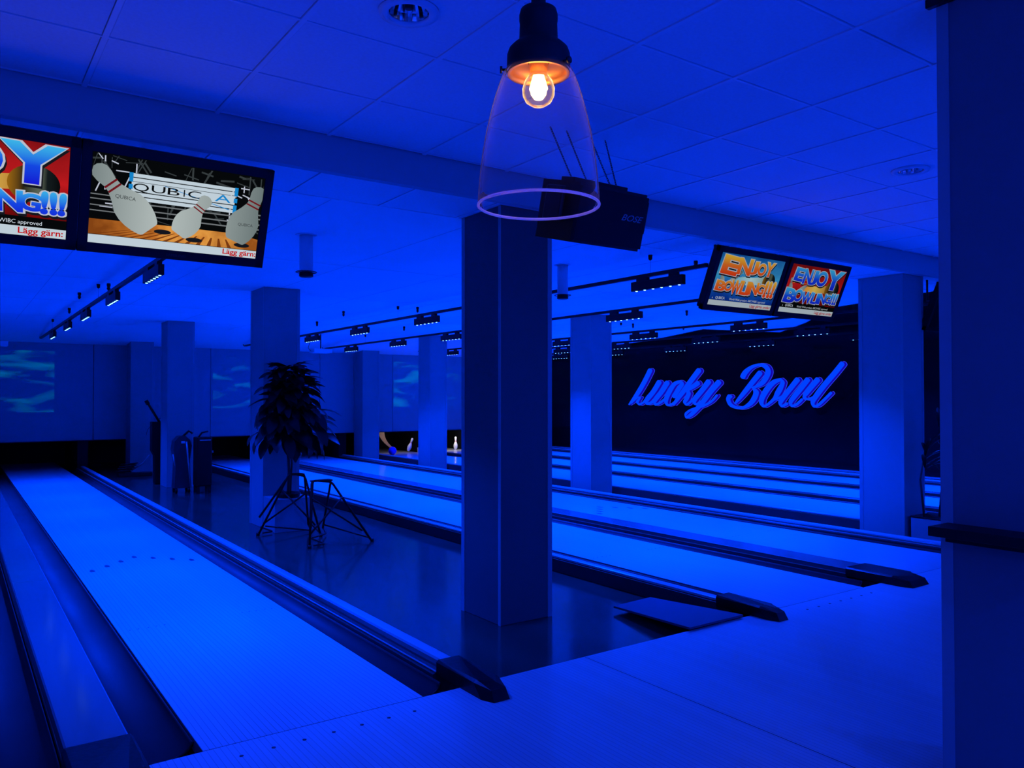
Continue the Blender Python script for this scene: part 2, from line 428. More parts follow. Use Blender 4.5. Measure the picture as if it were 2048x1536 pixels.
# wide dividers
for (x0, x1, ye, lab) in DIV[:2]:
    t = thing('lane_divider', lab, 'divider', (0, 0, 0))
    zt = 0.062
    MB().prism([(x0+0.008, zt-0.006), (x0+0.016, zt), (x1-0.016, zt), (x1-0.008, zt-0.006)], ye, 18.9).build('divider_top', M['divider'], t)
    MB().prism([(x0, -0.012), (x0, 0.018), (x0+0.012, zt-0.007), (x1-0.012, zt-0.007), (x1, 0.018), (x1, -0.012)], ye-0.01, 18.9).build('divider_body', M['rail_dark'], t)
    MB().box(x0-0.002, x0+0.006, ye, 18.9, 0.016, 0.022).box(x1-0.006, x1+0.002, ye, 18.9, 0.016, 0.022).build('side_strip', M['grey'], t)
    end_cap(t, x0-0.004, x1+0.004, ye-0.56, ye, zt+0.012)
    MB().box(x0+0.02, x1-0.02, FOUL, 18.9, FL, -0.012).build('base', M['rail_dark'], t)
for (x0, x1, ye, lab) in DIV[2:]:
    t = thing('lane_divider', lab, 'divider', (0, 0, 0))
    MB().prism([(x0, FL), (x0, 0.03), (x0+0.02, 0.05), (x1-0.02, 0.05), (x1, 0.03), (x1, FL)], FOUL, 18.9).build('divider_body', M['rail_dark'], t)
    MB().box(x0+0.03, x1-0.05, FOUL+0.05, 18.9, 0.05, 0.054).build('divider_top', M['gutter'], t)
    end_cap(t, x0, x1, FOUL-0.25, FOUL-0.001, 0.055)

# edge rails beside the sunken floor (lit rail on the floor side)
def edge_rail(xg, side, ye, lab, cap=True):
    """xg: gutter side x, side=+1 when the sunken floor lies at larger x"""
    t = thing('lane_edge_rail', lab, 'rail')
    s = side; X = lambda d: xg+s*d
    def P(pts): 
        return [(X(a), b) for a, b in pts]
    MB().prism(P([(0, FL), (0, 0.004), (0.05, 0.02), (0.055, 0.03), (0.09, 0.036), (0.16, 0.036), (0.16, FL)]), ye, 18.9).build('rail_body', M['rail_dark'], t)
    MB().prism(P([(0.012, 0.0145), (0.02, 0.016), (0.02, 0.021), (0.012, 0.018)]), ye, 18.9).build('side_strip', M['grey'], t)
    MB().prism(P([(0.085, 0.036), (0.09, 0.050), (0.10, 0.056), (0.145, 0.056), (0.158, 0.050), (0.163, 0.036)]), ye, 18.9).build('rail_top', M['rail_light'], t)
    MB().prism(P([(0.161, FL), (0.161, 0.03), (0.172, 0.026), (0.176, FL)]), ye, 18.9).build('skirt', M['gutter'], t)
    if cap:
        a, b = sorted((X(0.02), X(0.175)))
        end_cap(t, a, b, ye-0.52, ye, 0.078)
    return t
edge_rail(2.152, 1, 3.78, 'edge rail with bright strip along the right of the left foreground lane')
edge_rail(4.705, -1, 3.84, 'edge rail along the near side of the middle lanes, ending by the dark mat')
edge_rail(8.024, 1, 3.60, 'edge rail along the far side of the middle pair of lanes')
edge_rail(9.110, -1, 3.60, 'edge rail along the near side of the three far lanes')
edge_rail(13.98, 1, 3.60, 'edge rail along the foot of the dark side wall', cap=False)

# dark mat / board leaning on the approach edge over the sunken floor
bd = MB()
V = [(4.02, 4.37, FL+0.03), (4.43, 4.40, FL+0.03), (4.43, FOUL-0.02, 0.012), (3.90, FOUL-0.02, 0.012)]
bd.add(V+[(a, b, c+0.014) for a, b, c in V], [(0,1,2,3), (4,7,6,5), (0,4,5,1), (1,5,6,2), (2,6,7,3), (3,7,4,0)])
tag(bd.build('access_ramp', M['boardmat']), 'flat dark board bridging the sunken floor and the approach edge', 'ramp')

# kickbacks between pits
for xk in (0.48, 2.3, 4.5, 6.34, 8.2, 8.95, 12.37, 14.1):
    MB().box(xk-0.1, xk+0.1, 0.1, 2.35, FL, 0.6).build('pit_partition', M['pitblack'], mk)
for xk in (10.71,):
    MB().box(xk-0.04, xk+0.04, 0.1, 2.35, FL, 0.6).build('pit_partition', M['pitblack'], mk)

# ------------------------------------------------------------------ pillars
def pillar(x, y, lab, zt=ZF, wx=0.45, wy=0.52, z0=FL, trim=True, m='pillar'):
    t = thing('pillar', lab, 'pillar', (x, y, z0))
    h = zt-z0
    MB().bbox(0, wx, 0, wy, 0, h, 0.004).build('shaft', M[m], t)
    if trim:
        MB().box(-0.004, 0.0, 0.001, 0.03, 0, h).build('corner_trim', M['trim'], t)
        MB().box(-0.004, 0.0, wy-0.045, wy-0.001, 0, h).build('corner_trim', M['trim'], t)
        MB().box(wx-0.04, wx-0.001, -0.004, 0.0, 0, h).build('corner_trim', M['trim'], t)
    return t
pillar(3.13, 4.55, 'large dark square pillar in the centre foreground behind the pendant lamp', m='pillar_shaded')
pillar(3.10, 9.60, 'square pillar directly behind the leafy plant')
pillar(3.10, 14.85, 'square pillar behind the upright machines, right one of the left far two')
pillar(3.10, 18.35, 'darkest far square pillar on the left, left of the upright machines')
pillar(8.44, 4.55, 'wide pale square pillar at the right edge of the dark sign wall', wx=0.42)
pillar(8.44, 9.70, 'square pillar left of the script sign')
pillar(8.44, 14.97, 'far square pillar between the two lit pin pits', wx=0.42)
pillar(8.44, 18.40, 'farthest square pillar, left of the lit pin pits')
pl = pillar(3.10, 1.03, 'dark pillar filling the right edge of the picture, a shelf round it', zt=ZN, wx=0.5, wy=0.50, z0=0, m='pillar_half_shaded')
MB().bbox(-0.03, 0.0, 0.42, 0.53, 3.02, 3.055, 0.004).build('ceiling_bracket', M['black'], pl)
# shelf around the nearest pillar
sh = thing('wall_shelf', 'black ledge shelf fixed round the dark pillar at the right edge', 'shelf', (3.10, 1.03, 1.0))
MB().bbox(-0.15, -0.005, -0.1, 0.475, 0.0, 0.036, 0.003).build('shelf_board', M['black'], sh)
MB().box(-0.05, -0.005, -0.05, 0.46, -0.03, 0.0).build('bracket', M['black'], sh)

# plinth in front of the pillar with the plant
tag(MB().bbox(3.10, 3.56, 9.17, 9.595, FL, 0.31, 0.004).build('plinth', M['pillar']), 'low square plinth under the leafy plant pot, against the pillar', 'plinth')

# ------------------------------------------------------------------ lighting tracks
ZR = 2.67
tracks = [
          (1.42, 4.75, 'over the left foreground lane', [5.3, 7.40, 9.51, 11.64, 13.60, 15.74]),
          (5.40, 4.66, 'over the nearer middle lane', [5.26, 7.47, 9.68, 11.90, 13.97, 16.3]),
          (7.28, 4.75, 'over the farther middle lane', [5.5, 7.70, 9.95, 12.16, 14.22, 16.49]),
          (9.90, 4.75, 'over the nearest far lane', [5.6, 7.74, 9.98, 12.2, 14.4, 16.54]),
          (11.54, 4.75, 'over the middle far lane', [5.6, 7.75, 10.0, 12.34, 14.24, 16.4]),
          (13.19, 4.75, 'over the lane by the dark wall', [5.6, 7.75, 10.0, 12.3, 14.3, 16.4])]
ORD = ['first', 'second', 'third', 'fourth', 'fifth', 'sixth']
def lamp_head():
    t = thing('track_lamp', '', 'track lamp')
    MB().bbox(-0.024, 0.024, -0.33, 0.33, -0.135, -0.045, 0.003).build('housing', M['black'], t)
    MB().box(-0.02, 0.02, -0.26, -0.16, -0.045, -0.017).build('adapter', M['black'], t); MB().box(-0.02, 0.02, 0.12, 0.26, -0.045, -0.017).build('adapter', M['black'], t)
    m = MB()
    for i in range(6):
        m.lathe([(0.004, -0.1395), (0.010, -0.1375), (0.013, -0.1345)], 10, Matrix.Translation((0, -0.275+0.11*i, 0)), cap0=True)
    m.build('led_row', M['led'], t)['kind'] = 'stuff'
    return t
proto = None
light_d = bpy.data.lights.new('track_lamp_light', 'AREA'); light_d.shape = 'RECTANGLE'
light_d.size = 0.05; light_d.size_y = 0.6; light_d.energy = LAMP_W; light_d.color = BLUE; light_d.spread = R(105)
for (x, ys0, where, heads) in tracks:
    t = thing('lighting_track', 'black lighting track hung '+where, 'lighting track', (x, 0, ZR))
    MB().box(-0.018, 0.018, ys0, 18.0, -0.017, 0.017).build('track_bar', M['black'], t)
    for k in range(3):
        yy = 5.35+5.2*k
        MB().tube([(0, yy, 0.015), (0, yy, ZF-ZR)], 0.0015, 5).build('suspension_wire', M['black'], t)
        MB().lathe([(0.006, -0.05), (0.018, -0.04), (0.02, 0.0)], 10, Matrix.Translation((0, yy, ZF-ZR)), cap0=True).build('canopy', M['black'], t)
    # power cable hooking up to the ceiling at the far end
    pts = [(0, 18.0, 0.0), (0, 18.12, 0.0), (0, 18.2, 0.04), (0, 18.2, 0.10)]
    MB().tube(pts, 0.012, 6).build('feed_cable', M['black'], t)
    for i, y in enumerate(heads):
        if proto is None: proto = lamp_head(); h = proto
        else: h = copy_tree(proto)
        h.location = (x, y, ZR)
        h['label'] = 'black lamp, %s from near end on track %s' % (ORD[i], where)
        h['category'] = 'track lamp'; h['group'] = 'track lamps '+where
for h in [o for o in COL.objects if o.name.startswith('track_lamp') and o.type == 'EMPTY']:
    l = bpy.data.objects.new('lamp_light', light_d); put(l, h); l.location = (0, 0, -0.142)

for (fx, lab) in ((-1.5, 'behind the left lane'), (2.0, 'behind the photographer'), (5.5, 'right of the photographer'), (9.0, 'far right of the photographer'), (12.3, 'in the rear right corner')):  # fill lamps added out of view to lift the near ceiling and approach
    t = thing('added_fill_lamp', 'added blue fill lamp outside the picture, '+lab, 'lamp', (fx, -2.4, ZN+0.02), group='added blue fill lamps outside the picture')
    MB().bbox(-0.16, 0.16, -0.1, 0.1, -0.06, 0.0, 0.01).build('housing', M['black'], t)
    ld = bpy.data.lights.new('added_fill_light', 'AREA'); ld.shape = 'RECTANGLE'; ld.size = 0.28; ld.size_y = 0.16
    ld.energy = FILL_LAMP_W; ld.color = BLUE
    l = bpy.data.objects.new('lamp_light', ld); put(l, t); l.location = (0, 0, -0.065)

# sprinkler heads
FIT = [((1.51, 10.41), 'nearest of three over the left foreground lane'), ((1.334, 11.53), 'middle one over the left foreground lane'), ((1.444, 13.63), 'farthest one over the left foreground lane'),
       ((5.68, 10.46), 'just left of the centre pillar, above the near track'), ((5.0, 11.62), 'between the plant pillar and the centre pillar'), ((5.31, 13.51), 'right beside the plant pillar top'),
       ((7.04, 13.5), 'over the farther middle lane'), ((9.33, 8.46), 'under the left corner of the right-hand monitors'), ((10.18, 10.53), 'above the dark sign wall top'), ((6.0, 5.32), 'left of the right-hand monitors')]
for (x, y), lab in FIT:
    tag(MB().lathe([(0.02, 0), (0.022, -0.02), (0.014, -0.05), (0.022, -0.055), (0.008, -0.085)], 10, Matrix.Translation((x, y, ZF)), cap1=True, cap0=True).build('ceiling_fitting', M['black']),
        'small dark ceiling fitting, '+lab, 'ceiling fitting', 'small dark ceiling fittings')

# cylinder downlights
for (x, y, lab) in ((2.396, 6.34, 'white cylinder downlight with dark rim near the left monitors'), (5.076, 6.27, 'white cylinder downlight beside the centre pillar, right side')):
    t = thing('cylinder_downlight', lab, 'downlight', (x, y, ZF))
    MB().lathe([(0.055, 0), (0.055, -0.31)], 28, cap0=True, cap1=True).build('cylinder', M['white'], t)
    MB().lathe([(0.085, -0.004), (0.088, 0), (0.055, 0.0), (0.055, -0.004), (0.085, -0.004)], 28).build('ceiling_ring', M['white'], t)
    MB().lathe([(0.054, -0.31), (0.057, -0.315), (0.057, -0.345), (0.05, -0.35)], 28, cap1=True).build('lens_rim', M['black'], t)
    MB().lathe([(0.083, -0.306), (0.088, -0.31), (0.083, -0.314), (0.078, -0.31), (0.083, -0.306)], 28).tube([(0.054, 0, -0.31), (0.08, 0, -0.31)], 0.003).tube([(-0.054, 0, -0.31), (-0.08, 0, -0.31)], 0.003).build('outer_ring', M['black'], t)

# recessed downlights
for (x, y), lab in zip(((1.487, 2.816), (5.333, 2.816)), ('round recessed downlight left of the pendant lamp', 'round recessed downlight near the dark right pillar')):
    t = thing('recessed_downlight', lab, 'downlight', (x, y, ZN))
    MB().lathe([(0.122, 0.002), (0.118, -0.008), (0.088, -0.010), (0.080, -0.004), (0.080, 0.004), (0.122, 0.004)], 40).build('ring', M['white'], t)
    m = MB(); n = 28
    prof = [(0.080, 0.0), (0.074, 0.03), (0.055, 0.075), (0.03, 0.10)]
    vs = []; fs = []
    for (r0, z) in prof:
        for k in range(n):
            rr = r0*(1.0 if k % 2 else 0.93); a = 2*math.pi*k/n; vs.append((rr*math.cos(a), rr*math.sin(a), z))
    for i in range(3):
        for k in range(n): fs.append((i*n+k, i*n+(k+1) % n, (i+1)*n+(k+1) % n, (i+1)*n+k))
    fs.append(tuple(3*n+k for k in range(n)))
    m.add(vs, fs).build('reflector', M['chrome'], t)
    MB().lathe([(0.018, 0.015), (0.02, 0.03), (0.02, 0.099)], 14, cap0=True).build('lamp_tube', M['black'], t)

# projector units hanging near the masking wall
for (x, y, z, lab) in ((6.45, 16.2, 2.50, 'white projector hanging near the far masking wall, right of the plant pillar'), (0.62, 16.9, 2.47, 'white projector at the left edge near the masking wall')):
    t = thing('projector', lab, 'projector', (x, y, z))
    MB().bbox(-0.2, 0.2, -0.15, 0.15, -0.045, 0.045, 0.01).build('body', M['white'], t)
    MB().tube([(0, 0, 0.045), (0, 0, (0.362 if x > 1 else 0.345))], 0.012).build('mount_pole', M['black'], t)
    MB().tube([(-0.22, 0, 0.0), (-0.27, 0.02, 0.05), (-0.2, 0.02, 0.3)], 0.006).build('cable', M['black'], t)
    MB().lathe([(0.03, 0), (0.03, 0.02)], 14, Matrix.Translation((0.08, 0.15, 0)) @ Matrix.Rotation(R(-90), 4, 'X'), cap1=True).build('lens', M['black_gloss'], t)

# aurora pictures on the masking panels, projected light put in as emission
def aurora(x0, x1, z0, z1, seed):
    m = mat('aurora projection glow', (0.3,0.31,0.32), 0.6, 0.2); N = m.node_tree.nodes; L = m.node_tree.links; b = N['Principled BSDF']
    tc = N.new('ShaderNodeTexCoord'); mp = N.new('ShaderNodeMapping'); mp.inputs['Rotation'].default_value = (0, R(35), 0)
    mp.inputs['Scale'].default_value = (0.5, 1, 2.2); mp.inputs['Location'].default_value = (seed, 0, seed*1.7)
    no = N.new('ShaderNodeTexNoise'); no.inputs['Scale'].default_value = 1.6; no.inputs['Detail'].default_value = 5; no.inputs['Distortion'].default_value = 0.8
    L.new(tc.outputs['Object'], mp.inputs[0]); L.new(mp.outputs[0], no.inputs['Vector'])
    # projected light: the projectors throw this picture on the panel
    cr = N.new('ShaderNodeValToRGB'); cr.color_ramp.elements[0].position = 0.50; cr.color_ramp.elements[0].color = (0, 0.002, 0.02, 1)
    cr.color_ramp.elements[1].position = 0.70; cr.color_ramp.elements[1].color = (0.0, 0.22, 0.30, 1)
    L.new(no.outputs['Fac'], cr.inputs[0]); L.new(cr.outputs[0], b.inputs['Emission Color']); b.inputs['Emission Strength'].default_value = 0.4
    b.inputs['Base Color'].default_value = (0.36,0.37,0.38,1)
    return MB().box(x0, x1, -0.004, 0.0, z0, z1).build('projected_picture', m, mk)
aurora(0.02, 1.75, 1.2, 2.47, 0.0)
aurora(4.95, 7.1, 1.25, 2.45, 3.1)
aurora(9.6, 11.7, 1.25, 2.45, 5.2)
aurora(11.8, 13.9, 1.25, 2.45, 8.4)

# ------------------------------------------------------------------ script sign on the dark wall
SIGN = [('L',[[(14.141,2.208,13.996,2.152),(14.366,1.892,14.222,1.833),(14.625,1.583,14.5,1.522),(14.848,1.33,14.805,1.307)],[(14.727,1.338,14.789,1.383),(14.557,1.448,14.607,1.507),(14.486,1.482,14.39,1.514),(14.578,1.39,14.472,1.388),(14.452,1.3,14.444,1.356),(14.29,1.355,14.339,1.398),(14.187,1.438,14.253,1.477)]]),('u',[[(13.833,1.915,13.684,1.847),(14.029,1.68,13.89,1.609),(14.253,1.474,14.112,1.415),(14.226,1.329,14.159,1.385),(14.033,1.331,14.072,1.399),(13.875,1.416,13.935,1.474)],[(13.562,1.898,13.418,1.829),(13.737,1.691,13.602,1.621),(13.973,1.456,13.838,1.408),(13.91,1.303,13.865,1.362),(13.721,1.341,13.763,1.393),(13.537,1.449,13.588,1.496)]]),('c',[[(13.218,1.494,13.345,1.555),(13.063,1.673,13.188,1.735),(12.953,1.82,13.075,1.842),(13.077,1.912,13.07,1.841),(13.309,1.859,13.217,1.784),(13.51,1.657,13.367,1.6),(13.609,1.453,13.464,1.44),(13.516,1.298,13.469,1.347),(13.316,1.317,13.353,1.369),(13.152,1.425,13.204,1.469)]]),('k',[[(12.556,2.176,12.426,2.096),(12.768,1.965,12.64,1.89),(13.018,1.7,12.894,1.629),(13.229,1.475,13.127,1.42),(13.312,1.345,13.253,1.316)],[(12.56,1.89,12.473,1.796),(12.726,1.795,12.651,1.707),(12.879,1.707,12.831,1.646)],[(12.912,1.659,12.832,1.694),(12.883,1.602,12.745,1.598),(12.945,1.494,12.817,1.453),(12.99,1.388,12.874,1.393),(12.866,1.305,12.881,1.362),(12.696,1.403,12.75,1.444),(12.578,1.519,12.637,1.554)]]),('y',[[(12.271,1.909,12.138,1.829),(12.457,1.711,12.335,1.636),(12.672,1.504,12.544,1.444),(12.687,1.367,12.579,1.392),(12.552,1.315,12.567,1.371),(12.423,1.39,12.469,1.434)],[(11.969,1.896,11.847,1.809),(12.188,1.699,12.065,1.62),(12.442,1.437,12.321,1.363),(12.61,1.271,12.511,1.202),(12.779,1.131,12.704,1.06),(12.879,1.068,12.887,1.003),(12.873,1.093,12.943,1.116),(12.771,1.165,12.81,1.214),(12.597,1.221,12.621,1.275),(12.351,1.281,12.38,1.333),(12.106,1.391,12.15,1.436),(11.938,1.535,11.99,1.573)]]),('B',[[(11.186,1.922,11.313,1.987),(11.121,2.017,11.223,2.098),(10.982,2.129,11.024,2.198),(10.804,2.174,10.805,2.236),(10.679,2.121,10.605,2.197),(10.656,2.056,10.516,2.056),(10.697,1.964,10.573,1.906),(10.785,1.854,10.698,1.775),(10.905,1.77,10.873,1.713),(11.012,1.734,11.0,1.697)],[(10.991,1.704,10.953,1.725),(10.965,1.611,10.822,1.625),(11.005,1.516,10.877,1.46),(11.097,1.402,11.019,1.325),(11.254,1.309,11.235,1.247),(11.424,1.315,11.444,1.252),(11.545,1.375,11.621,1.316),(11.583,1.462,11.705,1.455),(11.531,1.502,11.668,1.557)],[(10.844,2.073,10.734,1.995),(11.059,1.855,10.952,1.782),(11.257,1.645,11.16,1.58),(11.401,1.484,11.327,1.435),(11.481,1.382,11.439,1.353)]]),('o',[[(10.275,1.91,10.251,1.852),(10.47,1.875,10.402,1.786),(10.655,1.737,10.539,1.659),(10.792,1.547,10.662,1.498),(10.82,1.394,10.701,1.405),(10.714,1.288,10.693,1.348),(10.572,1.337,10.609,1.383),(10.406,1.451,10.472,1.499),(10.292,1.566,10.41,1.625),(10.214,1.691,10.331,1.739),(10.175,1.821,10.275,1.82),(10.251,1.9,10.307,1.863)],[(10.464,1.428,10.477,1.482),(10.35,1.452,10.37,1.498),(10.222,1.507,10.247,1.55)]]),('w',[[(9.918,1.91,9.816,1.837),(10.069,1.747,9.969,1.677),(10.239,1.56,10.138,1.497),(10.335,1.405,10.23,1.386),(10.249,1.294,10.239,1.352),(10.098,1.35,10.127,1.403)],[(9.681,1.905,9.581,1.834),(9.845,1.726,9.743,1.655),(9.994,1.561,9.895,1.496),(10.087,1.421,9.986,1.399),(10.02,1.305,9.992,1.358),(9.883,1.334,9.918,1.383),(9.744,1.442,9.787,1.485)],[(9.447,1.903,9.354,1.828),(9.607,1.744,9.511,1.671),(9.726,1.606,9.628,1.553),(9.742,1.478,9.672,1.514),(9.6,1.447,9.608,1.493),(9.462,1.507,9.486,1.549)]]),('l',[[(8.91,2.201,8.819,2.13),(9.081,2.014,8.99,1.941),(9.293,1.797,9.198,1.726),(9.467,1.598,9.366,1.534),(9.569,1.431,9.467,1.407),(9.508,1.305,9.472,1.355),(9.379,1.325,9.414,1.374),(9.239,1.437,9.284,1.479),(9.085,1.576,9.13,1.617)]])]
SF = emit('sign face blue', (0.0, 0.052, 1.0), 1.0)
SS = emit('sign side violet blue', (0.015, 0.004, 1.0), 0.42)
SB = emit('sign edge tube', (0.03, 0.06, 1.0), 0.9)
sg = thing('wall_sign', 'glowing blue script lettering reading Lucky Bowl on the dark side wall', 'sign', (14.18, 0, 0))
def cr4(p0, p1, p2, p3, t):
    return [0.5*((2*b)+(-a+c)*t+(2*a-5*b+4*c-d)*t*t+(-a+3*b-3*c+d)*t**3) for a, b, c, d in zip(p0, p1, p2, p3)]
lay = 0
for (ch, strokes) in SIGN:
    face = MB(); side = MB(); edge = MB()
    for st in strokes:
        lay += 1; dx = (lay % 3)*0.002
        pts = []
        for i in range(len(st)-1):
            p0 = st[max(i-1, 0)]; p3 = st[min(i+2, len(st)-1)]
            for k in range(6): pts.append(cr4(p0, st[i], st[i+1], p3, k/6))
        pts.append(list(st[-1]))
        # round caps
        def capring(p, q):
            a = Vector(p[:2]); b_ = Vector(p[2:]); c = (a+b_)/2; d = (c-(Vector(q[:2])+Vector(q[2:]))/2)
            if d.length == 0: return []
            d = d.normalized()*(a-b_).length/2*0.6; out = []
            for t in (0.6, 1.0):
                out.append(list((c+d*t)+(a-c)*math.sqrt(max(0.02, 1-t*t*0.98)))+list((c+d*t)+(b_-c)*math.sqrt(max(0.02, 1-t*t*0.98))))
            return out
        pts = capring(pts[0], pts[1])[::-1]+pts+capring(pts[-1], pts[-2])
        L_ = [(0.0+dx, p[0], p[1]) for p in pts]; Rr = [(0.0+dx, p[2], p[3]) for p in pts]; n = len(pts)
        face.add(L_+Rr, [(i, i+1, n+i+1, n+i) for i in range(n-1)])
        loop = L_+Rr[::-1]; back = [(0.085, y, z) for _, y, z in loop]; m_ = len(loop)
        loop2 = [(x+0.001, y, z) for x, y, z in loop]
        side.add(loop2+back, [(i, (i+1) % m_, m_+(i+1) % m_, m_+i) for i in range(m_)])
        edge.tube([(0.085, y, z) for _, y, z in loop], 0.008, 5, closed=True)
    face.build('letter', SF, sg, fix=False)['label'] = 'script letter '+ch
    side.build('letter_side', SS, sg, fix=False)
    edge.build('edge_tube', SB, sg, fix=False)
MB().box(0.085, 0.12, 8.9, 14.8, 1.45, 1.47).build('back_rail', M['darkwall'], sg)

# thin dark zigzag panel on the ceiling above the sign wall
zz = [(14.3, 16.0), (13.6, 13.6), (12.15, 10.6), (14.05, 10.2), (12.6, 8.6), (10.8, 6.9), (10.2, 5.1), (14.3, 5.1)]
struct(MB().prism(zz, ZF-0.012, ZF, 'z').build('trim_6', M['darkwall']), 'near black zigzag panel on the ceiling by the sign wall')

# ------------------------------------------------------------------ monitors
_txt = {}
def text_pts(ch, off=0.0, shear=0.0):
    key = (ch, off, shear)
    if key in _txt: return _txt[key]
    cu = bpy.data.curves.new('t', 'FONT'); cu.body = ch; cu.size = 1; cu.offset = off; cu.shear = shear; cu.fill_mode = 'FRONT'; cu.resolution_u = 4
    ob = bpy.data.objects.new('t', cu); COL.objects.link(ob)
    dg = bpy.context.evaluated_depsgraph_get(); me = bpy.data.meshes.new_from_object(ob.evaluated_get(dg))
    vs = [v.co.copy() for v in me.vertices]; fs = [tuple(p.vertices) for p in me.polygons]
    w_ = max([v.x for v in vs], default=0); x0 = min([v.x for v in vs], default=0)
    bpy.data.objects.remove(ob); bpy.data.curves.remove(cu); bpy.data.meshes.remove(me)
    _txt[key] = (vs, fs, x0, w_); return _txt[key]
def put_text(m, s, x, z, size, y, off=0.0, shear=0.0, ang=0.0, sx=1.0, right=False):
    """text in the x-z plane facing -y"""
    vs, fs, a, b = text_pts(s, off, shear)
    if right: x = x-(b*size*sx)
    ca, sa = math.cos(ang), math.sin(ang)
    m.add([(x+(v.x*sx*ca-v.y*sa)*size, y, z+(v.x*sx*sa+v.y*ca)*size) for v in vs], fs)
    return (b-a)*size*sx
def fit_text(m, s, x0, x1, z0, z1, y, off=0.0, ang=0.0):
    """one glyph stretched to fill a rectangle"""
    vs, fs, a, b = text_pts(s, off, 0)
    za = min(v.y for v in vs); zb = max(v.y for v in vs); xc, zc = (x0+x1)/2, (z0+z1)/2
    P = []
    for v in vs:
        px = (v.x-a)/(b-a)*(x1-x0)+x0-xc; pz = (v.y-za)/(zb-za)*(z1-z0)+z0-zc
        P.append((xc+px*math.cos(ang)-pz*math.sin(ang), y, zc+px*math.sin(ang)+pz*math.cos(ang)))
    m.add(P, fs)
def poly(m, pts, y): m.add([(a, y, b) for a, b in pts], [tuple(range(len(pts)))])
def ell(m, cx, cz, rx, rz, y, ang=0, n=28):
    poly(m, [(cx+rx*math.cos(t)*math.cos(ang)-rz*math.sin(t)*math.sin(ang), cz+rx*math.cos(t)*math.sin(ang)+rz*math.sin(t)*math.cos(ang)) for t in [2*math.pi*i/n for i in range(n)]], y)

PW, PH = 0.845, 0.452       # picture size
def px(a): return (a-0.5)*PW
def pz(b): return (b-0.5)*PH
def screen_set(K):
    E_ = {}
    E_['white'] = emit('screen white', srgb(205,215,225), K)
    E_['bar'] = emit('screen bar', srgb(190,205,215), K)
    E_['redtext'] = emit('screen red text', srgb(190,10,20), K)
    E_['black'] = emit('screen black', srgb(6,8,10), K)
    E_['grey'] = emit('screen grey', srgb(110,115,118), K)
    E_['dgrey'] = emit('screen dark grey', srgb(52,58,60), K)
    E_['cyan'] = emit('screen cyan', srgb(20,130,200), K)
    E_['band'] = emit('screen pin band', srgb(110,20,28), K)
    E_['outline'] = emit('screen letter outline', srgb(185,190,205), K)
    E_['flame'] = emit_ramp('screen flame', [(0, srgb(240,120,40)), (0.45, srgb(235,200,90)), (1, srgb(150,60,10))], 'X', s=K)
    E_['glow'] = emit_ramp('screen light streak', [(0, srgb(90,190,220)), (0.5, srgb(190,225,230)), (1, srgb(120,160,150))], 'X', s=K)
    E_['ball'] = emit_ramp('screen ball', [(0, srgb(150,100,20)), (0.3, srgb(40,34,20)), (0.6, srgb(90,100,85)), (0.75, srgb(20,28,30)), (1, srgb(8,10,12))], 'X', noise=0.05, s=K)
    E_['pin'] = emit_ramp('screen pin', [(0, srgb(120,132,132)), (0.4, srgb(178,188,186)), (1, srgb(105,118,118))], 'X', s=K)
    E_['wood'] = emit_ramp('screen wood', [(0, srgb(130,66,20)), (0.4, srgb(190,110,40)), (0.6, srgb(222,150,66)), (1, srgb(150,80,26))], 'X', noise=0.9, nscale=9, s=K)
    E_['woodline'] = emit('screen wood dark', srgb(120,58,18), K)
    E_['redbg'] = emit_ramp('screen red background', [(0, srgb(60,6,8)), (0.2, srgb(120,10,12)), (0.55, srgb(190,26,30)), (1, srgb(120,14,18))], 'Z', noise=0.5, nscale=6, s=K)
    E_['bluebg'] = emit_ramp('screen blue background', [(0, srgb(10,50,150)), (0.3, srgb(20,90,190)), (0.6, srgb(60,160,215)), (1, srgb(20,90,170))], 'Z', noise=0.6, nscale=6, s=K)
    E_['blueL'] = emit_ramp('screen blue letters', [(0, srgb(20,20,210)), (0.45, srgb(20,70,225)), (1, srgb(60,180,230))], 'Z', s=K)
    E_['orangeL'] = emit_ramp('screen orange letters', [(0, srgb(225,50,20)), (0.5, srgb(225,110,40)), (1, srgb(235,190,60))], 'Z', s=K)
    E_['shadow'] = emit('screen letter shadow', srgb(20,22,30), K)
    return E_
E_FULL = screen_set(1.0); E_DIM = screen_set(0.62); E_ = E_FULL

def flat_pin(m, bands, a, b, wd, y):
    """bowling pin seen flat: from base a to head b (picture units), greatest half width wd"""
    A = Vector((px(a[0]), pz(a[1]))); B = Vector((px(b[0]), pz(b[1]))); d = B-A; n = Vector((-d.y, d.x)).normalized(); W = wd*PW
    prof = [(0.0, 0.50), (0.01, 0.60), (0.04, 0.70), (0.12, 0.86), (0.22, 0.97), (0.32, 1.0), (0.42, 0.93), (0.55, 0.62), (0.66, 0.42), (0.74, 0.40), (0.84, 0.50), (0.92, 0.50), (0.97, 0.36), (1.0, 0.12)]
    X0, X1, Z0, Z1 = px(0)+0.001, px(1)-0.001, pz(0)+0.001, pz(1)-0.001
    cl = lambda p: (min(max(p.x, X0), X1), min(max(p.y, Z0), Z1))
    Lp = [cl(A+d*t+n*W*w_) for t, w_ in prof]; Rp = [cl(A+d*t-n*W*w_) for t, w_ in prof]
    k = len(prof)
    m.add([(p[0], y, p[1]) for p in Lp+Rp], [(i, i+1, k+i+1, k+i) for i in range(k-1)])
    for t0 in (0.64, 0.71):
        q = [cl(A+d*t0+n*W*0.44), cl(A+d*(t0+0.025)+n*W*0.42), cl(A+d*(t0+0.025)-n*W*0.42), cl(A+d*t0-n*W*0.44)]
        poly(bands, q, y-0.0003)

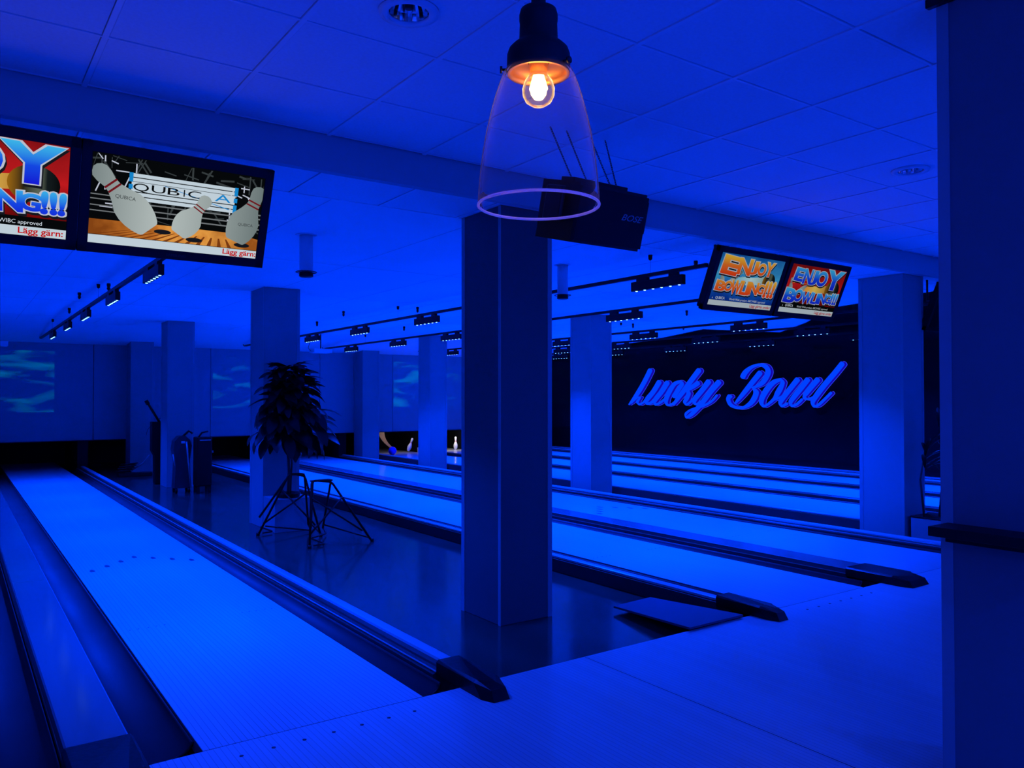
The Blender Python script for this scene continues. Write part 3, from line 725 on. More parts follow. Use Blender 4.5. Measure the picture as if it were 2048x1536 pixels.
def monitor(loc, lab, content, model_text=True, E_=None, short=False):
    E_ = E_ or E_FULL
    W, H = 0.938, 0.5515
    t = thing('scoring_monitor', lab, 'monitor', loc, (R(22.4), 0, 0))
    # local: x right, z up, screen faces -y
    m = MB()
    bw = (W-PW)/2
    m.bbox(-W/2, W/2, 0.0, 0.045, -H/2, -H/2+0.050, 0.003).bbox(-W/2, W/2, 0.0, 0.045, H/2-0.050, H/2, 0.003)
    m.bbox(-W/2, -W/2+bw, 0.0, 0.045, -H/2, H/2, 0.003).bbox(W/2-bw, W/2, 0.0, 0.045, -H/2, H/2, 0.003)
    m.build('bezel', M['black'], t)
    MB().bbox(-W/2+0.01, W/2-0.01, 0.045, 0.085, -H/2+0.01, H/2-0.01, 0.01).build('back_cover', M['black'], t)
    mz = MB().bbox(-0.2, 0.2, 0.085, 0.115, -0.12, 0.12, 0.006)
    mz.build('mount_plate', M['black'], t)
    Minv = (Matrix.Translation(loc) @ Matrix.Rotation(R(22.4), 4, 'X')).inverted()
    mp = MB()
    for sx in (-0.12, 0.12):
        p0 = Vector((sx, 0.11, 0.08)); wtop = Vector((loc[0]+sx, 4.66, ZF+0.001)); p1 = Minv @ wtop
        mid = Minv @ Vector((loc[0]+sx, 4.66, (loc[2]+0.12)))
        mp.tube([p0, mid, p1], 0.012, 8)
    mp.build('mount_pole', M['black'], t)
    if model_text:
        tm_ = MB(); put_text(tm_, 'SAMSUNG', -0.05, -H/2+0.018, 0.020, -0.0008, 0.0, 0, 0, 1.1); tm_.build('bezel_lettering', mat('bezel lettering', (0.05,0.05,0.05), 0.4), t)
    s = MB().box(-PW/2, PW/2, 0.006, 0.012, -PH/2, PH/2).build('screen', E_['black'] if content != 'off' else M['black_gloss'], t)
    Y = 0.0055
    def layer(name, key, fn, dy):
        mm = MB(); fn(mm, Y-dy); 
        if mm.v:
            o = mm.build(name, E_[key], s, fix=False)
            if name not in ('background', 'ball', 'ticker_bar', 'wood_floor'): o['kind'] = 'stuff'
    if content in ('red', 'blue'):
        red = content == 'red'
        layer('background', 'redbg' if red else 'bluebg', lambda m, y: poly(m, [(px(0), pz(0.105)), (px(1), pz(0.105)), (px(1), pz(1)), (px(0), pz(1))], y), 0.0)
        if red:
            layer('caption_field', 'black', lambda m, y: poly(m, [(px(0), pz(0.105)), (px(1), pz(0.105)), (px(1), pz(0.20)), (px(0), pz(0.22))], y), 0.0002)
        layer('ticker_bar', 'bar', lambda m, y: poly(m, [(px(0), pz(0.0)), (px(1), pz(0.0)), (px(1), pz(0.10)), (px(0), pz(0.10))], y), 0.0004)
        def streak(m, y):
            poly(m, [(px(0.25), pz(0.50)), (px(0.4), pz(0.60)), (px(0.55), pz(0.60)), (px(0.8), pz(0.66)), (px(0.84), pz(0.50)), (px(0.5), pz(0.44))], y)
        layer('streak', 'flame' if red else 'glow', streak, 0.0006)
        layer('ball', 'ball', lambda m, y: ell(m, px(0.83), pz(0.56), 0.13*PW if red else 0.10*PW, 0.20*PH if red else 0.17*PH, y), 0.0008)
        def arcs(m, y):
            for k in range(3):
                pts = []
                for i in range(13):
                    a = i/12; pts.append((0.08+0.35*a, 0.60+0.05*k+0.03*math.sin(a*6.28+k)))
                for i in range(12):
                    (a0, b0), (a1, b1) = pts[i], pts[i+1]
                    poly(m, [(px(a0), pz(b0)), (px(a1), pz(b1)), (px(a1), pz(b1+0.008)), (px(a0), pz(b0+0.008))], y)
        layer('arc_lines', 'flame' if red else 'glow', arcs, 0.0009)
        bd_ = MB(); pm = MB()
        if red: PINS = [((0.09, 0.42), (0.06, 0.72), 0.035), ((0.22, 0.40), (0.41, 0.68), 0.035)]
        else: PINS = [((0.13, 0.40), (0.07, 0.68), 0.033), ((0.20, 0.38), (0.38, 0.70), 0.035)]
        for a, b, wd in PINS: flat_pin(pm, bd_, a, b, wd, Y-0.0011)
        pm.build('pin_picture', E_['pin'], s, fix=False); bd_.build('pin_bands', E_['band'], s, fix=False)['kind'] = 'stuff'
        if red:
            EJ = [('E', 0.09, 0.25, 0.66, 0.93), ('N', 0.25, 0.40, 0.62, 0.93), ('J', 0.38, 0.50, 0.62, 0.92), ('O', 0.49, 0.68, 0.61, 0.93), ('Y', 0.66, 0.98, 0.56, 0.98)]
            BW = [('B', 0.02, 0.22, 0.20, 0.50), ('O', 0.19, 0.34, 0.24, 0.50), ('W', 0.33, 0.52, 0.22, 0.47), ('L', 0.51, 0.61, 0.23, 0.46), ('I', 0.60, 0.66, 0.24, 0.46), ('N', 0.65, 0.78, 0.24, 0.47), ('G', 0.76, 0.87, 0.27, 0.46), ('!', 0.865, 0.905, 0.25, 0.50), ('!', 0.91, 0.95, 0.25, 0.50), ('!', 0.955, 0.995, 0.25, 0.50)]
            fill = 'blueL'
        else:
            EJ = [('E', 0.05, 0.30, 0.60, 0.96), ('N', 0.29, 0.50, 0.63, 0.95), ('J', 0.49, 0.60, 0.66, 0.92), ('O', 0.60, 0.73, 0.66, 0.90), ('Y', 0.72, 0.86, 0.66, 0.94)]
            BW = [('B', 0.04, 0.19, 0.28, 0.48), ('O', 0.17, 0.29, 0.29, 0.49), ('W', 0.27, 0.43, 0.25, 0.52), ('L', 0.42, 0.52, 0.25, 0.52), ('I', 0.51, 0.57, 0.25, 0.52), ('N', 0.56, 0.70, 0.27, 0.52), ('G', 0.69, 0.80, 0.30, 0.50), ('!', 0.80, 0.85, 0.24, 0.58), ('!', 0.86, 0.91, 0.24, 0.58), ('!', 0.92, 0.97, 0.24, 0.58)]
            fill = 'orangeL'
        for nm, W_ in (('top_word', EJ), ('lower_word', BW)):
            for key, off, dy, sh in (('shadow', 0.045, 0.0013, 0.012), ('outline', 0.045, 0.0016, 0.0), (fill, 0.012, 0.0019, 0.0)):
                mm = MB()
                for i, (c, a0, a1, b0, b1) in enumerate(W_):
                    ex = 0.012 if off > 0.03 else 0.0
                    fit_text(mm, c, px(a0-ex)+sh*0.5, px(a1+ex)+sh*0.5, pz(b0-ex)-sh, pz(b1+ex)-sh, Y-dy, off+0.03, R(-4+3*(i % 3)))
                mm.build(nm, E_[key], s, fix=False)
        cp = MB()
        put_text(cp, 'A', px(0.04), pz(0.125), 0.020, Y-0.002, 0.0)
        put_text(cp, 'QUBICA', px(0.09), pz(0.125), 0.032, Y-0.002, 0.012)
        put_text(cp, 'World Wide product, ABC/WIBC approved', px(0.30), pz(0.125), 0.027, Y-0.002, 0.0)
        cp.build('caption', E_['white'], s, fix=False)
        tk = MB(); put_text(tk, 'L\u00e4gg g\u00e4rn:' if short else 'L\u00e4gg g\u00e4rna undan', px(0.985), pz(0.025), 0.042 if short else 0.036, Y-0.002, 0.018, 0, 0, 1.15, right=True)
        tk.build('ticker_text', E_['redtext'], s, fix=False)
    elif content == 'pins':
        def truss(m, y):
            rnd = random.Random(3)
            for k in range(60):
                x = rnd.uniform(0.0, 1.0); z = rnd.choice([rnd.uniform(0.82, 0.97), rnd.uniform(0.30, 0.55)]); l = rnd.uniform(0.04, 0.12); a = rnd.choice([0.1, 1.2, -0.9, 1.6, -0.2])
                wd = rnd.uniform(0.002, 0.006); dx, dz = math.cos(a)*l*PW/2, math.sin(a)*l*PH; nx, nz = -math.sin(a)*wd*PW, math.cos(a)*wd*PW
                P = [(px(x)-dx-nx, pz(z)-dz-nz), (px(x)+dx-nx, pz(z)+dz-nz), (px(x)+dx+nx, pz(z)+dz+nz), (px(x)-dx+nx, pz(z)-dz+nz)]
                poly(m, [(min(max(a_, px(0.002)), px(0.998)), min(max(b_, pz(0.28)), pz(0.99))) for a_, b_ in P], y)
        layer('truss_dark', 'dgrey', truss, 0.0002)
        def truss2(m, y):
            rnd = random.Random(11)
            for k in range(26):
                x = rnd.uniform(0.02, 0.24) if k % 2 else rnd.uniform(0.8, 0.96); z = rnd.uniform(0.6, 0.97) if k % 3 else rnd.uniform(0.4, 0.6); l = rnd.uniform(0.03, 0.08); a = rnd.choice([0.0, 1.2, -0.9, 1.6, -0.3])
                dx, dz = math.cos(a)*l*PW/2, math.sin(a)*l*PH; nx, nz = -math.sin(a)*0.003, math.cos(a)*0.003
                P = [(px(x)-dx-nx, pz(z)-dz-nz), (px(x)+dx-nx, pz(z)+dz-nz), (px(x)+dx+nx, pz(z)+dz+nz), (px(x)-dx+nx, pz(z)-dz+nz)]
                poly(m, [(min(max(a_, px(0.002)), px(0.998)), min(max(b_, pz(0.28)), pz(0.99))) for a_, b_ in P], y)
        layer('truss_light', 'outline', truss2, 0.0004)
        layer('truss_rows', 'grey', lambda m, y: [poly(m, [(px(0.0), pz(h)), (px(1.0), pz(h-0.005)), (px(1.0), pz(h+0.012)), (px(0.0), pz(h+0.012))], y) for h in (0.36, 0.42, 0.49, 0.54)], 0.0005)
        layer('wood_floor', 'wood', lambda m, y: poly(m, [(px(0), pz(0.10)), (px(1), pz(0.10)), (px(1), pz(0.24)), (px(0.85), pz(0.285)), (px(0.5), pz(0.285)), (px(0), pz(0.27))], y), 0.0006)
        layer('wood_lines', 'woodline', lambda m, y: [poly(m, [(px(0.02+k*0.066), pz(0.10)), (px(0.045+k*0.066), pz(0.10)), (px(0.26+k*0.045), pz(0.20)), (px(0.25+k*0.045), pz(0.20))], y) for k in range(13)], 0.0007)
        layer('tube_rows', 'bar', lambda m, y: [poly(m, [(px(0.215), pz(h-0.02)), (px(0.825), pz(h-0.02)), (px(0.825), pz(h+0.02)), (px(0.215), pz(h+0.02))], y) for h in (0.81, 0.76, 0.60, 0.55)] +
              [poly(m, [(px(0.215), pz(0.63)), (px(0.825), pz(0.63)), (px(0.825), pz(0.735)), (px(0.215), pz(0.735))], y)], 0.0009)
        layer('tube_ends', 'cyan', lambda m, y: [poly(m, [(px(a), pz(h-0.026)), (px(a+0.022), pz(h-0.026)), (px(a+0.022), pz(h+0.026)), (px(a), pz(h+0.026))], y) for h in (0.81, 0.76, 0.68, 0.60, 0.55) for a in (0.20, 0.818)] +
              [poly(m, [(px(0.40), pz(0.73)), (px(0.404), pz(0.735)), (px(0.80), pz(0.565)), (px(0.79), pz(0.56))], y)], 0.0011)
        q = MB(); xx = px(0.225)
        for c, wd in (('Q', 0.095), ('U', 0.085), ('B', 0.075), ('I', 0.035), ('C', 0.085)):
            fit_text(q, c, xx+(0.010 if c == 'I' else 0), xx+(0.016 if c == 'I' else wd*PW*0.92), pz(0.645 if c != 'Q' else 0.625), pz(0.725), Y-0.0013, 0.0); xx += wd*PW*1.08
        q.build('logo_letters', E_['black'], s, fix=False)
        q = MB(); fit_text(q, 'A', px(0.70), px(0.80), pz(0.645), pz(0.73), Y-0.0013, 0.0); q.build('logo_letter', E_['cyan'], s, fix=False)
        sh_ = MB()
        for (cx, cz, rx) in ((0.41, 0.205, 0.05), (0.60, 0.15, 0.05), (0.90, 0.15, 0.05)): ell(sh_, px(cx), pz(cz), rx*PW, 0.028*PH, Y-0.0014)
        sh_.build('pin_shadows', E_['shadow'], s, fix=False)['kind'] = 'stuff'
        pm = MB(); bd_ = MB()
        flat_pin(pm, bd_, (0.335, 0.215), (0.015, 0.86), 0.100, Y-0.0016)
        flat_pin(pm, bd_, (0.50, 0.20), (0.665, 0.68), 0.080, Y-0.0016)
        flat_pin(pm, bd_, (0.85, 0.19), (0.99, 0.88), 0.098, Y-0.0016)
        pm.build('pin_picture', E_['pin'], s, fix=False); bd_.build('pin_bands', E_['band'], s, fix=False)['kind'] = 'stuff'
        q = MB(); put_text(q, 'QUBICA', px(0.13), pz(0.535), 0.026, Y-0.0022, 0.0, 0, R(-4)); put_text(q, 'QUBICA', px(0.86), pz(0.39), 0.022, Y-0.0022); q.build('pin_lettering', E_['dgrey'], s, fix=False)
        layer('ticker_bar', 'bar', lambda m, y: poly(m, [(px(0), pz(0)), (px(1), pz(0)), (px(1), pz(0.095)), (px(0), pz(0.095))], y), 0.0019)
        q = MB(); put_text(q, 'L\u00e4gg g\u00e4rn:', px(0.998), pz(0.025), 0.040, Y-0.0023, 0.022, 0, 0, 1.15, right=True); q.build('ticker_text', E_['redtext'], s, fix=False)
    return t
MY, MZ = 4.405, 2.505
monitor((0.034, MY, MZ), 'black monitor cut off by the left edge, blue letters on a red screen', 'red', short=True)
monitor((0.976, MY, MZ), 'black monitor showing white bowling pins on an orange floor', 'pins')
monitor((5.628, MY, MZ), 'black monitor with orange letters on a blue screen', 'blue', E_=E_DIM)
monitor((6.588, MY, MZ), 'smaller-looking right-hand monitor with blue letters on a red screen', 'red', E_=E_DIM)
monitor((9.29, MY, MZ), 'black monitor mostly hidden behind the dark pillar at the right edge', 'off')

# ------------------------------------------------------------------ hanging loudspeaker
sp = thing('loudspeaker', 'black loudspeaker hanging on chains behind the pendant lamp', 'loudspeaker', (2.985, 3.40, 2.545), (R(15), 0, 0))
def rprof(w, d, r, n=4):
    out = []
    for cx, cy, a0 in ((w/2-r, d/2-r, 0), (-w/2+r, d/2-r, 90), (-w/2+r*2.5, -d/2+r, 180), (w/2-r*2.5, -d/2+r, 270)):
        for i in range(n+1):
            a = R(a0+90*i/n); out.append((cx+r*math.cos(a), cy+r*math.sin(a)))
    return out
MB().prism(rprof(0.60, 0.30, 0.03), -0.16, 0.16, 'z').build('cabinet', M['black'], sp)
MB().bbox(-0.25, 0.25, -0.158, -0.148, -0.145, 0.145, 0.003).build('grille', mat('speaker cloth', (0.008,0.008,0.008), 0.9), sp)
MB().bbox(-0.20, 0.20, -0.02, 0.10, 0.16, 0.19, 0.004).build('bracket', M['black'], sp)
MB().bbox(0.296, 0.325, -0.09, 0.06, -0.06, 0.13, 0.01).bbox(-0.325, -0.296, -0.09, 0.06, -0.06, 0.13, 0.01).build('side_handle', M['black'], sp)
q = MB(); put_text(q, 'BOSE', 0.06, 0.0, 0.05, -0.1595, 0.004, 0.4, 0, 1.3); q.build('lettering', mat('speaker lettering', (0.3,0.3,0.3), 0.3), sp)
Mi = (Matrix.Translation((2.985, 3.40, 2.545)) @ Matrix.Rotation(R(15), 4, 'X')).inverted()
for (sx, tx) in ((-0.17, -0.20), (-0.06, -0.08), (0.12, 0.10), (0.17, 0.22)):
    a = Vector((sx, 0.05, 0.19)); b = Mi @ Vector((2.985+tx, 3.55, ZN)); m = MB()
    n = 22; d = (b-a)
    u = d.normalized(); s1 = u.cross(Vector((0,1,0))).normalized(); s2 = u.cross(s1).normalized()
    for i in range(n):
        c = a+d*((i+0.5)/n); hl = d.length/n*0.68; ax = s1 if i % 2 else s2
        pts = [c+u*hl*math.cos(t)+ax*0.0045*math.sin(t) for t in [2*math.pi*k/8 for k in range(8)]]
        m.tube(pts, 0.0018, 4, closed=True)
    m.build('chain', M['black'], sp)

# ------------------------------------------------------------------ pendant lamp
def glass_mat(name, refl, dust, tint=(1,1,1)):
    m = bpy.data.materials.new(name); m.use_nodes = True; N = m.node_tree.nodes; L = m.node_tree.links
    for n in list(N): N.remove(n)
    o = N.new('ShaderNodeOutputMaterial'); tr = N.new('ShaderNodeBsdfTransparent'); tr.inputs[0].default_value = (*tint, 1)
    gl = N.new('ShaderNodeBsdfGlossy'); gl.inputs['Roughness'].default_value = 0.05
    lw = N.new('ShaderNodeLayerWeight'); lw.inputs['Blend'].default_value = refl
    mx = N.new('ShaderNodeMixShader'); L.new(lw.outputs['Fresnel'], mx.inputs[0]); L.new(tr.outputs[0], mx.inputs[1]); L.new(gl.outputs[0], mx.inputs[2])
    df = N.new('ShaderNodeBsdfDiffuse'); df.inputs[0].default_value = (0.85,0.8,0.78,1); tl = N.new('ShaderNodeBsdfTranslucent'); tl.inputs[0].default_value = (0.85,0.8,0.78,1)
    ad = N.new('ShaderNodeMixShader'); ad.inputs[0].default_value = 0.5; L.new(df.outputs[0], ad.inputs[1]); L.new(tl.outputs[0], ad.inputs[2])
    no = N.new('ShaderNodeTexNoise'); no.inputs['Scale'].default_value = 140; no.inputs['Detail'].default_value = 3
    tc = N.new('ShaderNodeTexCoord'); L.new(tc.outputs['Object'], no.inputs['Vector'])
    mr = N.new('ShaderNodeMapRange'); mr.inputs['From Min'].default_value = 0.3; mr.inputs['From Max'].default_value = 0.75; mr.inputs['To Min'].default_value = dust*0.7; mr.inputs['To Max'].default_value = dust*1.4
    L.new(no.outputs['Fac'], mr.inputs['Value'])
    pw = N.new('ShaderNodeMath'); pw.operation = 'POWER'; pw.inputs[1].default_value = 5; lf = N.new('ShaderNodeLayerWeight'); lf.inputs['Blend'].default_value = 0.5
    L.new(lf.outputs['Facing'], pw.inputs[0])
    ma = N.new('ShaderNodeMath'); ma.operation = 'MULTIPLY_ADD'; ma.inputs[1].default_value = dust*22; L.new(pw.outputs[0], ma.inputs[0]); L.new(mr.outputs[0], ma.inputs[2])
    m2 = N.new('ShaderNodeMixShader'); L.new(ma.outputs[0], m2.inputs[0]); L.new(mx.outputs[0], m2.inputs[1]); L.new(ad.outputs[0], m2.inputs[2])
    L.new(m2.outputs[0], o.inputs[0]); return m
LX, LY = 0.6178, 0.8123
ZB = 1.7596
pd = thing('pendant_lamp', 'clear glass bell pendant lamp with black holder and warm glowing bulb', 'pendant lamp', (LX, LY, ZB))
outer = [(0.0365, 0.1835), (0.041, 0.180), (0.0455, 0.172), (0.0510, 0.158), (0.0570, 0.140), (0.0628, 0.118), (0.0683, 0.094), (0.0728, 0.068), (0.0760, 0.042), (0.0780, 0.020), (0.0790, 0.002)]
inner = [(r-0.0022, z) for r, z in outer]
MB().lathe(outer+inner[::-1]+[outer[0]], 72).build('glass_shade', glass_mat('lamp shade glass', 0.02, 0.004), pd)
rp = [(0.0780+0.0019*math.cos(a), 0.001+0.0019*math.sin(a)) for a in [2*math.pi*k/10 for k in range(11)]]
rimm = bpy.data.materials.new('ground glass rim'); rimm.use_nodes = True; N = rimm.node_tree.nodes; L = rimm.node_tree.links
for n_ in list(N): N.remove(n_)
ro = N.new('ShaderNodeOutputMaterial'); rd = N.new('ShaderNodeBsdfDiffuse'); rt = N.new('ShaderNodeBsdfTranslucent'); rx = N.new('ShaderNodeMixShader')
rd.inputs[0].default_value = (0.9, 0.85, 0.8, 1); rt.inputs[0].default_value = (0.98, 0.92, 0.85, 1); rx.inputs[0].default_value = 0.72
L.new(rd.outputs[0], rx.inputs[1]); L.new(rt.outputs[0], rx.inputs[2]); L.new(rx.outputs[0], ro.inputs[0])
MB().lathe(rp, 72).build('glass_rim', rimm, pd)
blk = noisy(mat('lamp holder black', (0.010,0.008,0.007), 0.6, 0.2), 30, 0.7, 1.0)
MB().lathe([(0.0405, 0.172), (0.0412, 0.176), (0.0408, 0.197), (0.0385, 0.2035), (0.033, 0.209), (0.0268, 0.213), (0.0250, 0.218), (0.0243, 0.238), (0.0250, 0.242), (0.0250, 0.249), (0.0232, 0.2555), (0.016, 0.259), (0.0095, 0.262), (0.0090, 0.29), (0.0045, 0.295)], 48).build('holder', blk, pd)
MB().lathe([(0.0405, 0.172), (0.037, 0.172), (0.036, 0.178), (0.034, 0.186), (0.014, 0.1875)], 40).build('holder_inside', mat('bulb reflection orange metal', (0.6,0.26,0.07), 0.4, metal=0.9), pd)  # plate added in place of the bulb's orange reflection in the glass top
MB().tube([(0, 0, 0.30), (0, 0, ZN-ZB-0.03)], 0.0035, 8).build('cord', M['black'], pd)
MB().lathe([(0.05, 0.0), (0.05, 0.018), (0.01, 0.03)], 28, Matrix.Translation((0, 0, ZN-ZB-0.03)), cap0=True).build('ceiling_rose', M['black'], pd)
for a in (145, 285, 30):
    d = Vector((math.cos(R(a)), math.sin(R(a)), 0)); c = Vector((0, 0, 0.178))
    MB().tube([c+d*0.039, c+d*0.047], 0.0018).tube([c+d*0.047, c+d*0.050], [0.0045, 0.0045], 12).build('thumb_screw', M['black'], pd)
MB().lathe([(0.008, 0.178), (0.0115, 0.172), (0.018, 0.163), (0.0212, 0.153), (0.0205, 0.144), (0.0165, 0.136), (0.009, 0.131), (0.0015, 0.1295)], 32, cap1=True).build('bulb_glass', glass_mat('bulb glass', 0.15, 0.03, (1, 0.9, 0.72)), pd)
fil = MB()
for k in range(8):
    a = 2*math.pi*k/8; fil.tube([(0.004*math.cos(a), 0.004*math.sin(a), 0.172), (0.0095*math.cos(a), 0.0095*math.sin(a), 0.153), (0.004*math.cos(a), 0.004*math.sin(a), 0.142)], 0.0028, 6)
fil.lathe([(0.001, 0.176), (0.006, 0.172), (0.0095, 0.163), (0.0112, 0.155), (0.0100, 0.146), (0.006, 0.140), (0.001, 0.138)], 18)
fil.build('filament', emit('filament glow', (1.0, 0.62, 0.22), 14.0), pd)
MB().lathe([(0.011, 0.168), (0.0125, 0.186)], 16).build('socket', mat('socket brass', (0.8,0.5,0.25), 0.3, metal=1.0), pd)
bl = bpy.data.lights.new('bulb_light', 'POINT'); bl.energy = 2.4; bl.color = (1.0, 0.55, 0.2); bl.shadow_soft_size = 0.012
l = bpy.data.objects.new('lamp_light', bl); put(l, pd); l.location = (0, 0, 0.150)

# ------------------------------------------------------------------ leafy plant on the plinth
def leaf_mesh(L_, W_, droop, name='leaf'):
    m = MB(); n = 6; vs = []; 
    for i in range(n+1):
        t = i/n; w_ = W_/2*math.sin(math.pi*min(1, t*0.93+0.05))**0.75; x = L_*t*(1-0.12*droop*t); z = -droop*L_*0.45*t*t
        vs += [(x, -w_, z+w_*0.25), (x, 0, z), (x, w_, z+w_*0.25)]
    fs = []
    for i in range(n): fs += [(3*i, 3*i+1, 3*i+4, 3*i+3), (3*i+1, 3*i+2, 3*i+5, 3*i+4)]
    return m.add(vs, fs, True)
lp = [leaf_mesh(0.27, 0.13, d_) for d_ in (0.5, 0.9, 1.3)]
PX, PY, PZ = 3.31, 9.32, 0.312
pt = thing('potted_plant', 'bushy dark rubber plant with many broad leaves, standing on the low plinth', 'plant', (PX, PY, PZ))
MB().lathe([(0.10, 0.0), (0.13, 0.0), (0.15, 0.05), (0.145, 0.055), (0.10, 0.04)], 24, cap0=True, cap1=True).build('pot', M['black'], pt)
tr = MB()
tr.tube([(0, 0, 0.02), (0.01, 0.0, 0.3), (-0.01, 0.01, 0.7), (0.0, 0.0, 1.1), (0.0, 0, 1.5)], [0.02, 0.018, 0.016, 0.012, 0.006], 8)
tr.tube([(0.03, 0.02, 0.02), (0.05, 0.02, 0.4), (0.04, 0.02, 0.9), (0.06, 0, 1.3)], [0.013, 0.012, 0.01, 0.005], 7)
rnd = random.Random(5); leaves = []
NL = 288
for i in range(NL):
    h = 0.70+0.86*(i/NL)**0.9; k = (h-0.70)/0.86
    rad = (0.33*(1-k)**0.6+0.08)*rnd.uniform(0.1, 1.0); az = rnd.uniform(0, 2*math.pi)
    if math.sin(az)*rad > 0.02: az = -az
    leaves.append((rad*math.cos(az), rad*math.sin(az)+0.02, h+rnd.uniform(-0.04, 0.04), az-0.25*(1 if math.cos(az) > 0 else -1)+rnd.uniform(-0.2, 0.2), k))
for i in range(14):
    a = i*0.9; h = 0.75+0.055*i; r0 = 0.30*(1-i/16)
    tr.tube([(0, 0, h-0.1), (r0*0.5*math.cos(a), r0*0.5*math.sin(a), h-0.01), (r0*math.cos(a), r0*math.sin(a), h)], [0.008, 0.006, 0.004], 5)
tr.build('trunk', M['stem'], pt)
lds = [m.build('leaf', M['leaf'], pt) for m in lp]
for i, (x, y, z, az, k) in enumerate(leaves):
    o = lds[i] if i < 3 else put(bpy.data.objects.new('leaf', lds[i % 3].data), pt)
    pitch = R(rnd.uniform(0, 45))-R(50)*k+R(10)
    o.location = (x, y, z); o.rotation_euler = (rnd.uniform(-0.5, 0.5), pitch, az); s_ = rnd.uniform(0.8, 1.15)*(1.08-0.28*k); o.scale = (s_, s_, s_)
for (x, z, az, p, s_) in ((0.08, 1.42, -0.3, -0.25, 1.15), (-0.05, 1.55, 3.3, -0.35, 1.1), (0.05, 1.57, -0.2, -0.5, 1.0), (0.30, 1.05, -0.5, 0.05, 1.2), (0.28, 0.9, -0.5, 0.4, 1.2), (-0.25, 0.85, 3.6, 0.5, 1.2), (-0.25, 0.75, 3.6, 0.8, 1.2), (-0.22, 0.98, 3.5, 0.3, 1.1)):
    o = put(bpy.data.objects.new('leaf', lds[0].data), pt); o.location = (x, -abs(x)*0.3-0.05, z); o.rotation_euler = (0, p, az); o.scale = (s_, s_, s_)

# planter box with cane palm by the right pillar
pb = tag(MB().bbox(8.47, 8.88, 4.12, 4.50, FL, 0.215, 0.004).build('planter_box', M['pillar']), 'white planter box in front of the wide right pillar', 'planter')
MB().bbox(8.465, 8.885, 4.115, 4.505, 0.216, 0.232, 0.003).build('planter_rim', M['black'], pb)
pp = thing('cane_plant', 'thin dark cane plant with long narrow leaves in the white planter', 'plant', (8.60, 4.27, 0.236))
pp.scale = (1.0, 1.0, 1.12)
lm = None; rnd = random.Random(9)
cm = MB()
tips = [((-0.10, 0.1, 0.0), (-0.14, 0.12, 0.35), (-0.08, 0.10, 0.62)), ((0.02, 0, 0), (0.06, -0.02, 0.4), (0.03, 0.0, 0.85)), ((0.05, -0.08, 0), (0.15, -0.1, 0.3), (0.2, -0.1, 0.55))]
for a in tips: cm.tube(a, [0.014, 0.011, 0.007], 6)
cm.build('cane', M['stem'], pp)
pl_me = leaf_mesh(0.36, 0.045, 0.8)
first = None
for a in tips:
    for i in range(11):
        az = R(-160)+R(140)*((i*0.382) % 1)+rnd.uniform(-.1, .1); top = Vector(a[2])
        if first is None: first = pl_me.build('leaf', M['leaf'], pp); o = first
        else: o = put(bpy.data.objects.new('leaf', first.data), pp)
        o.location = top+Vector((0, 0, -0.02*i)); o.rotation_euler = (0, R(rnd.uniform(-65, -5)), az); s_ = rnd.uniform(0.7, 1.1); o.scale = (s_,)*3

# ------------------------------------------------------------------ tubular steel stands (ball ramp frames)
def bez(pts, n=6):
    out = []
    P = [Vector(p) for p in pts]
    for i in range(len(P)):
        if 0 < i < len(P)-1:
            a = P[i]+(P[i-1]-P[i]).normalized()*0.04; b = P[i]+(P[i+1]-P[i]).normalized()*0.04
            for k in range(4): 
                t = k/3; out.append(a*(1-t)**2+P[i]*2*t*(1-t)+b*t*t)
        else: out.append(P[i])
    return out
def frame_stand(lab, A, B, C, top, r=0.0125):
    """A,B front feet, C rear foot; top = two corners of the carrying loop (x,y,z)"""
    t = thing('ramp_frame', lab, 'metal frame', (A[0], A[1], FL), group=None)
    O = Vector((A[0], A[1], FL)); L3 = lambda p: Vector(p)-O
    T0, T1 = L3(top[0]), L3(top[1]); a, b, c = L3(A), L3(B), L3(C)
    off = Vector((0.03, 0.05, 0))
    MB().tube(bez([a, T0, T1, c+Vector((0, 0, 0.08))]), r, 8).build('leg_loop', M['black'], t)
    MB().tube(bez([a+off+Vector((0,0,0.2)), T0+off*1.2, T1+off*0.6-Vector((0,0,0.03)), b]), r, 8).build('leg_loop', M['black'], t)
    br = MB()
    br.tube([T0*0.75+a*0.25, b*0.82+T1*0.18+Vector((-0.03, 0, 0.0))], r*0.8, 7)
    br.tube([T1*0.72+b*0.28, a*0.80+T0*0.20], r*0.8, 7)
    br.tube([c+Vector((0, 0, 0.12)), b*0.94+T1*0.06], r*0.7, 7)
    br.tube(bez([c+Vector((0,0,0.08)), c+Vector((0.02,-0.05,0.02)), a*0.85+T0*0.15+Vector((0.03, 0, 0))]), r*0.7, 7)
    br.build('brace', M['black'], t)
    for p in (a, b):
        MB().tube([p+Vector((0, 0, 0)), p+Vector((0, 0, 0.035))], r*1.6, 10).build('foot', M['black'], t)
    MB().tube(bez([a*0.97+T0*0.03+Vector((0.05, 0.02, 0)), a+Vector((0.20, 0.06, -a.z+0.02)), a+Vector((0.10, 0.22, 0.06))]), r*0.7, 7).build('foot_brace', M['black'], t)
    MB().bbox(min(T0.x, T1.x), max(T0.x, T1.x), min(T0.y, T1.y)-0.01, max(T0.y, T1.y)+0.02, T0.z-0.012, T0.z+0.004, 0.003).build('carrier_plate', M['black'], t)
    return t
frame_stand('black tubular steel ramp frame, the nearer right-hand one of two on the dark floor', (3.088, 8.04, FL), (3.80, 8.03, FL), (3.52, 8.75, FL), ((3.20, 8.28, 0.60), (3.44, 8.32, 0.60)))
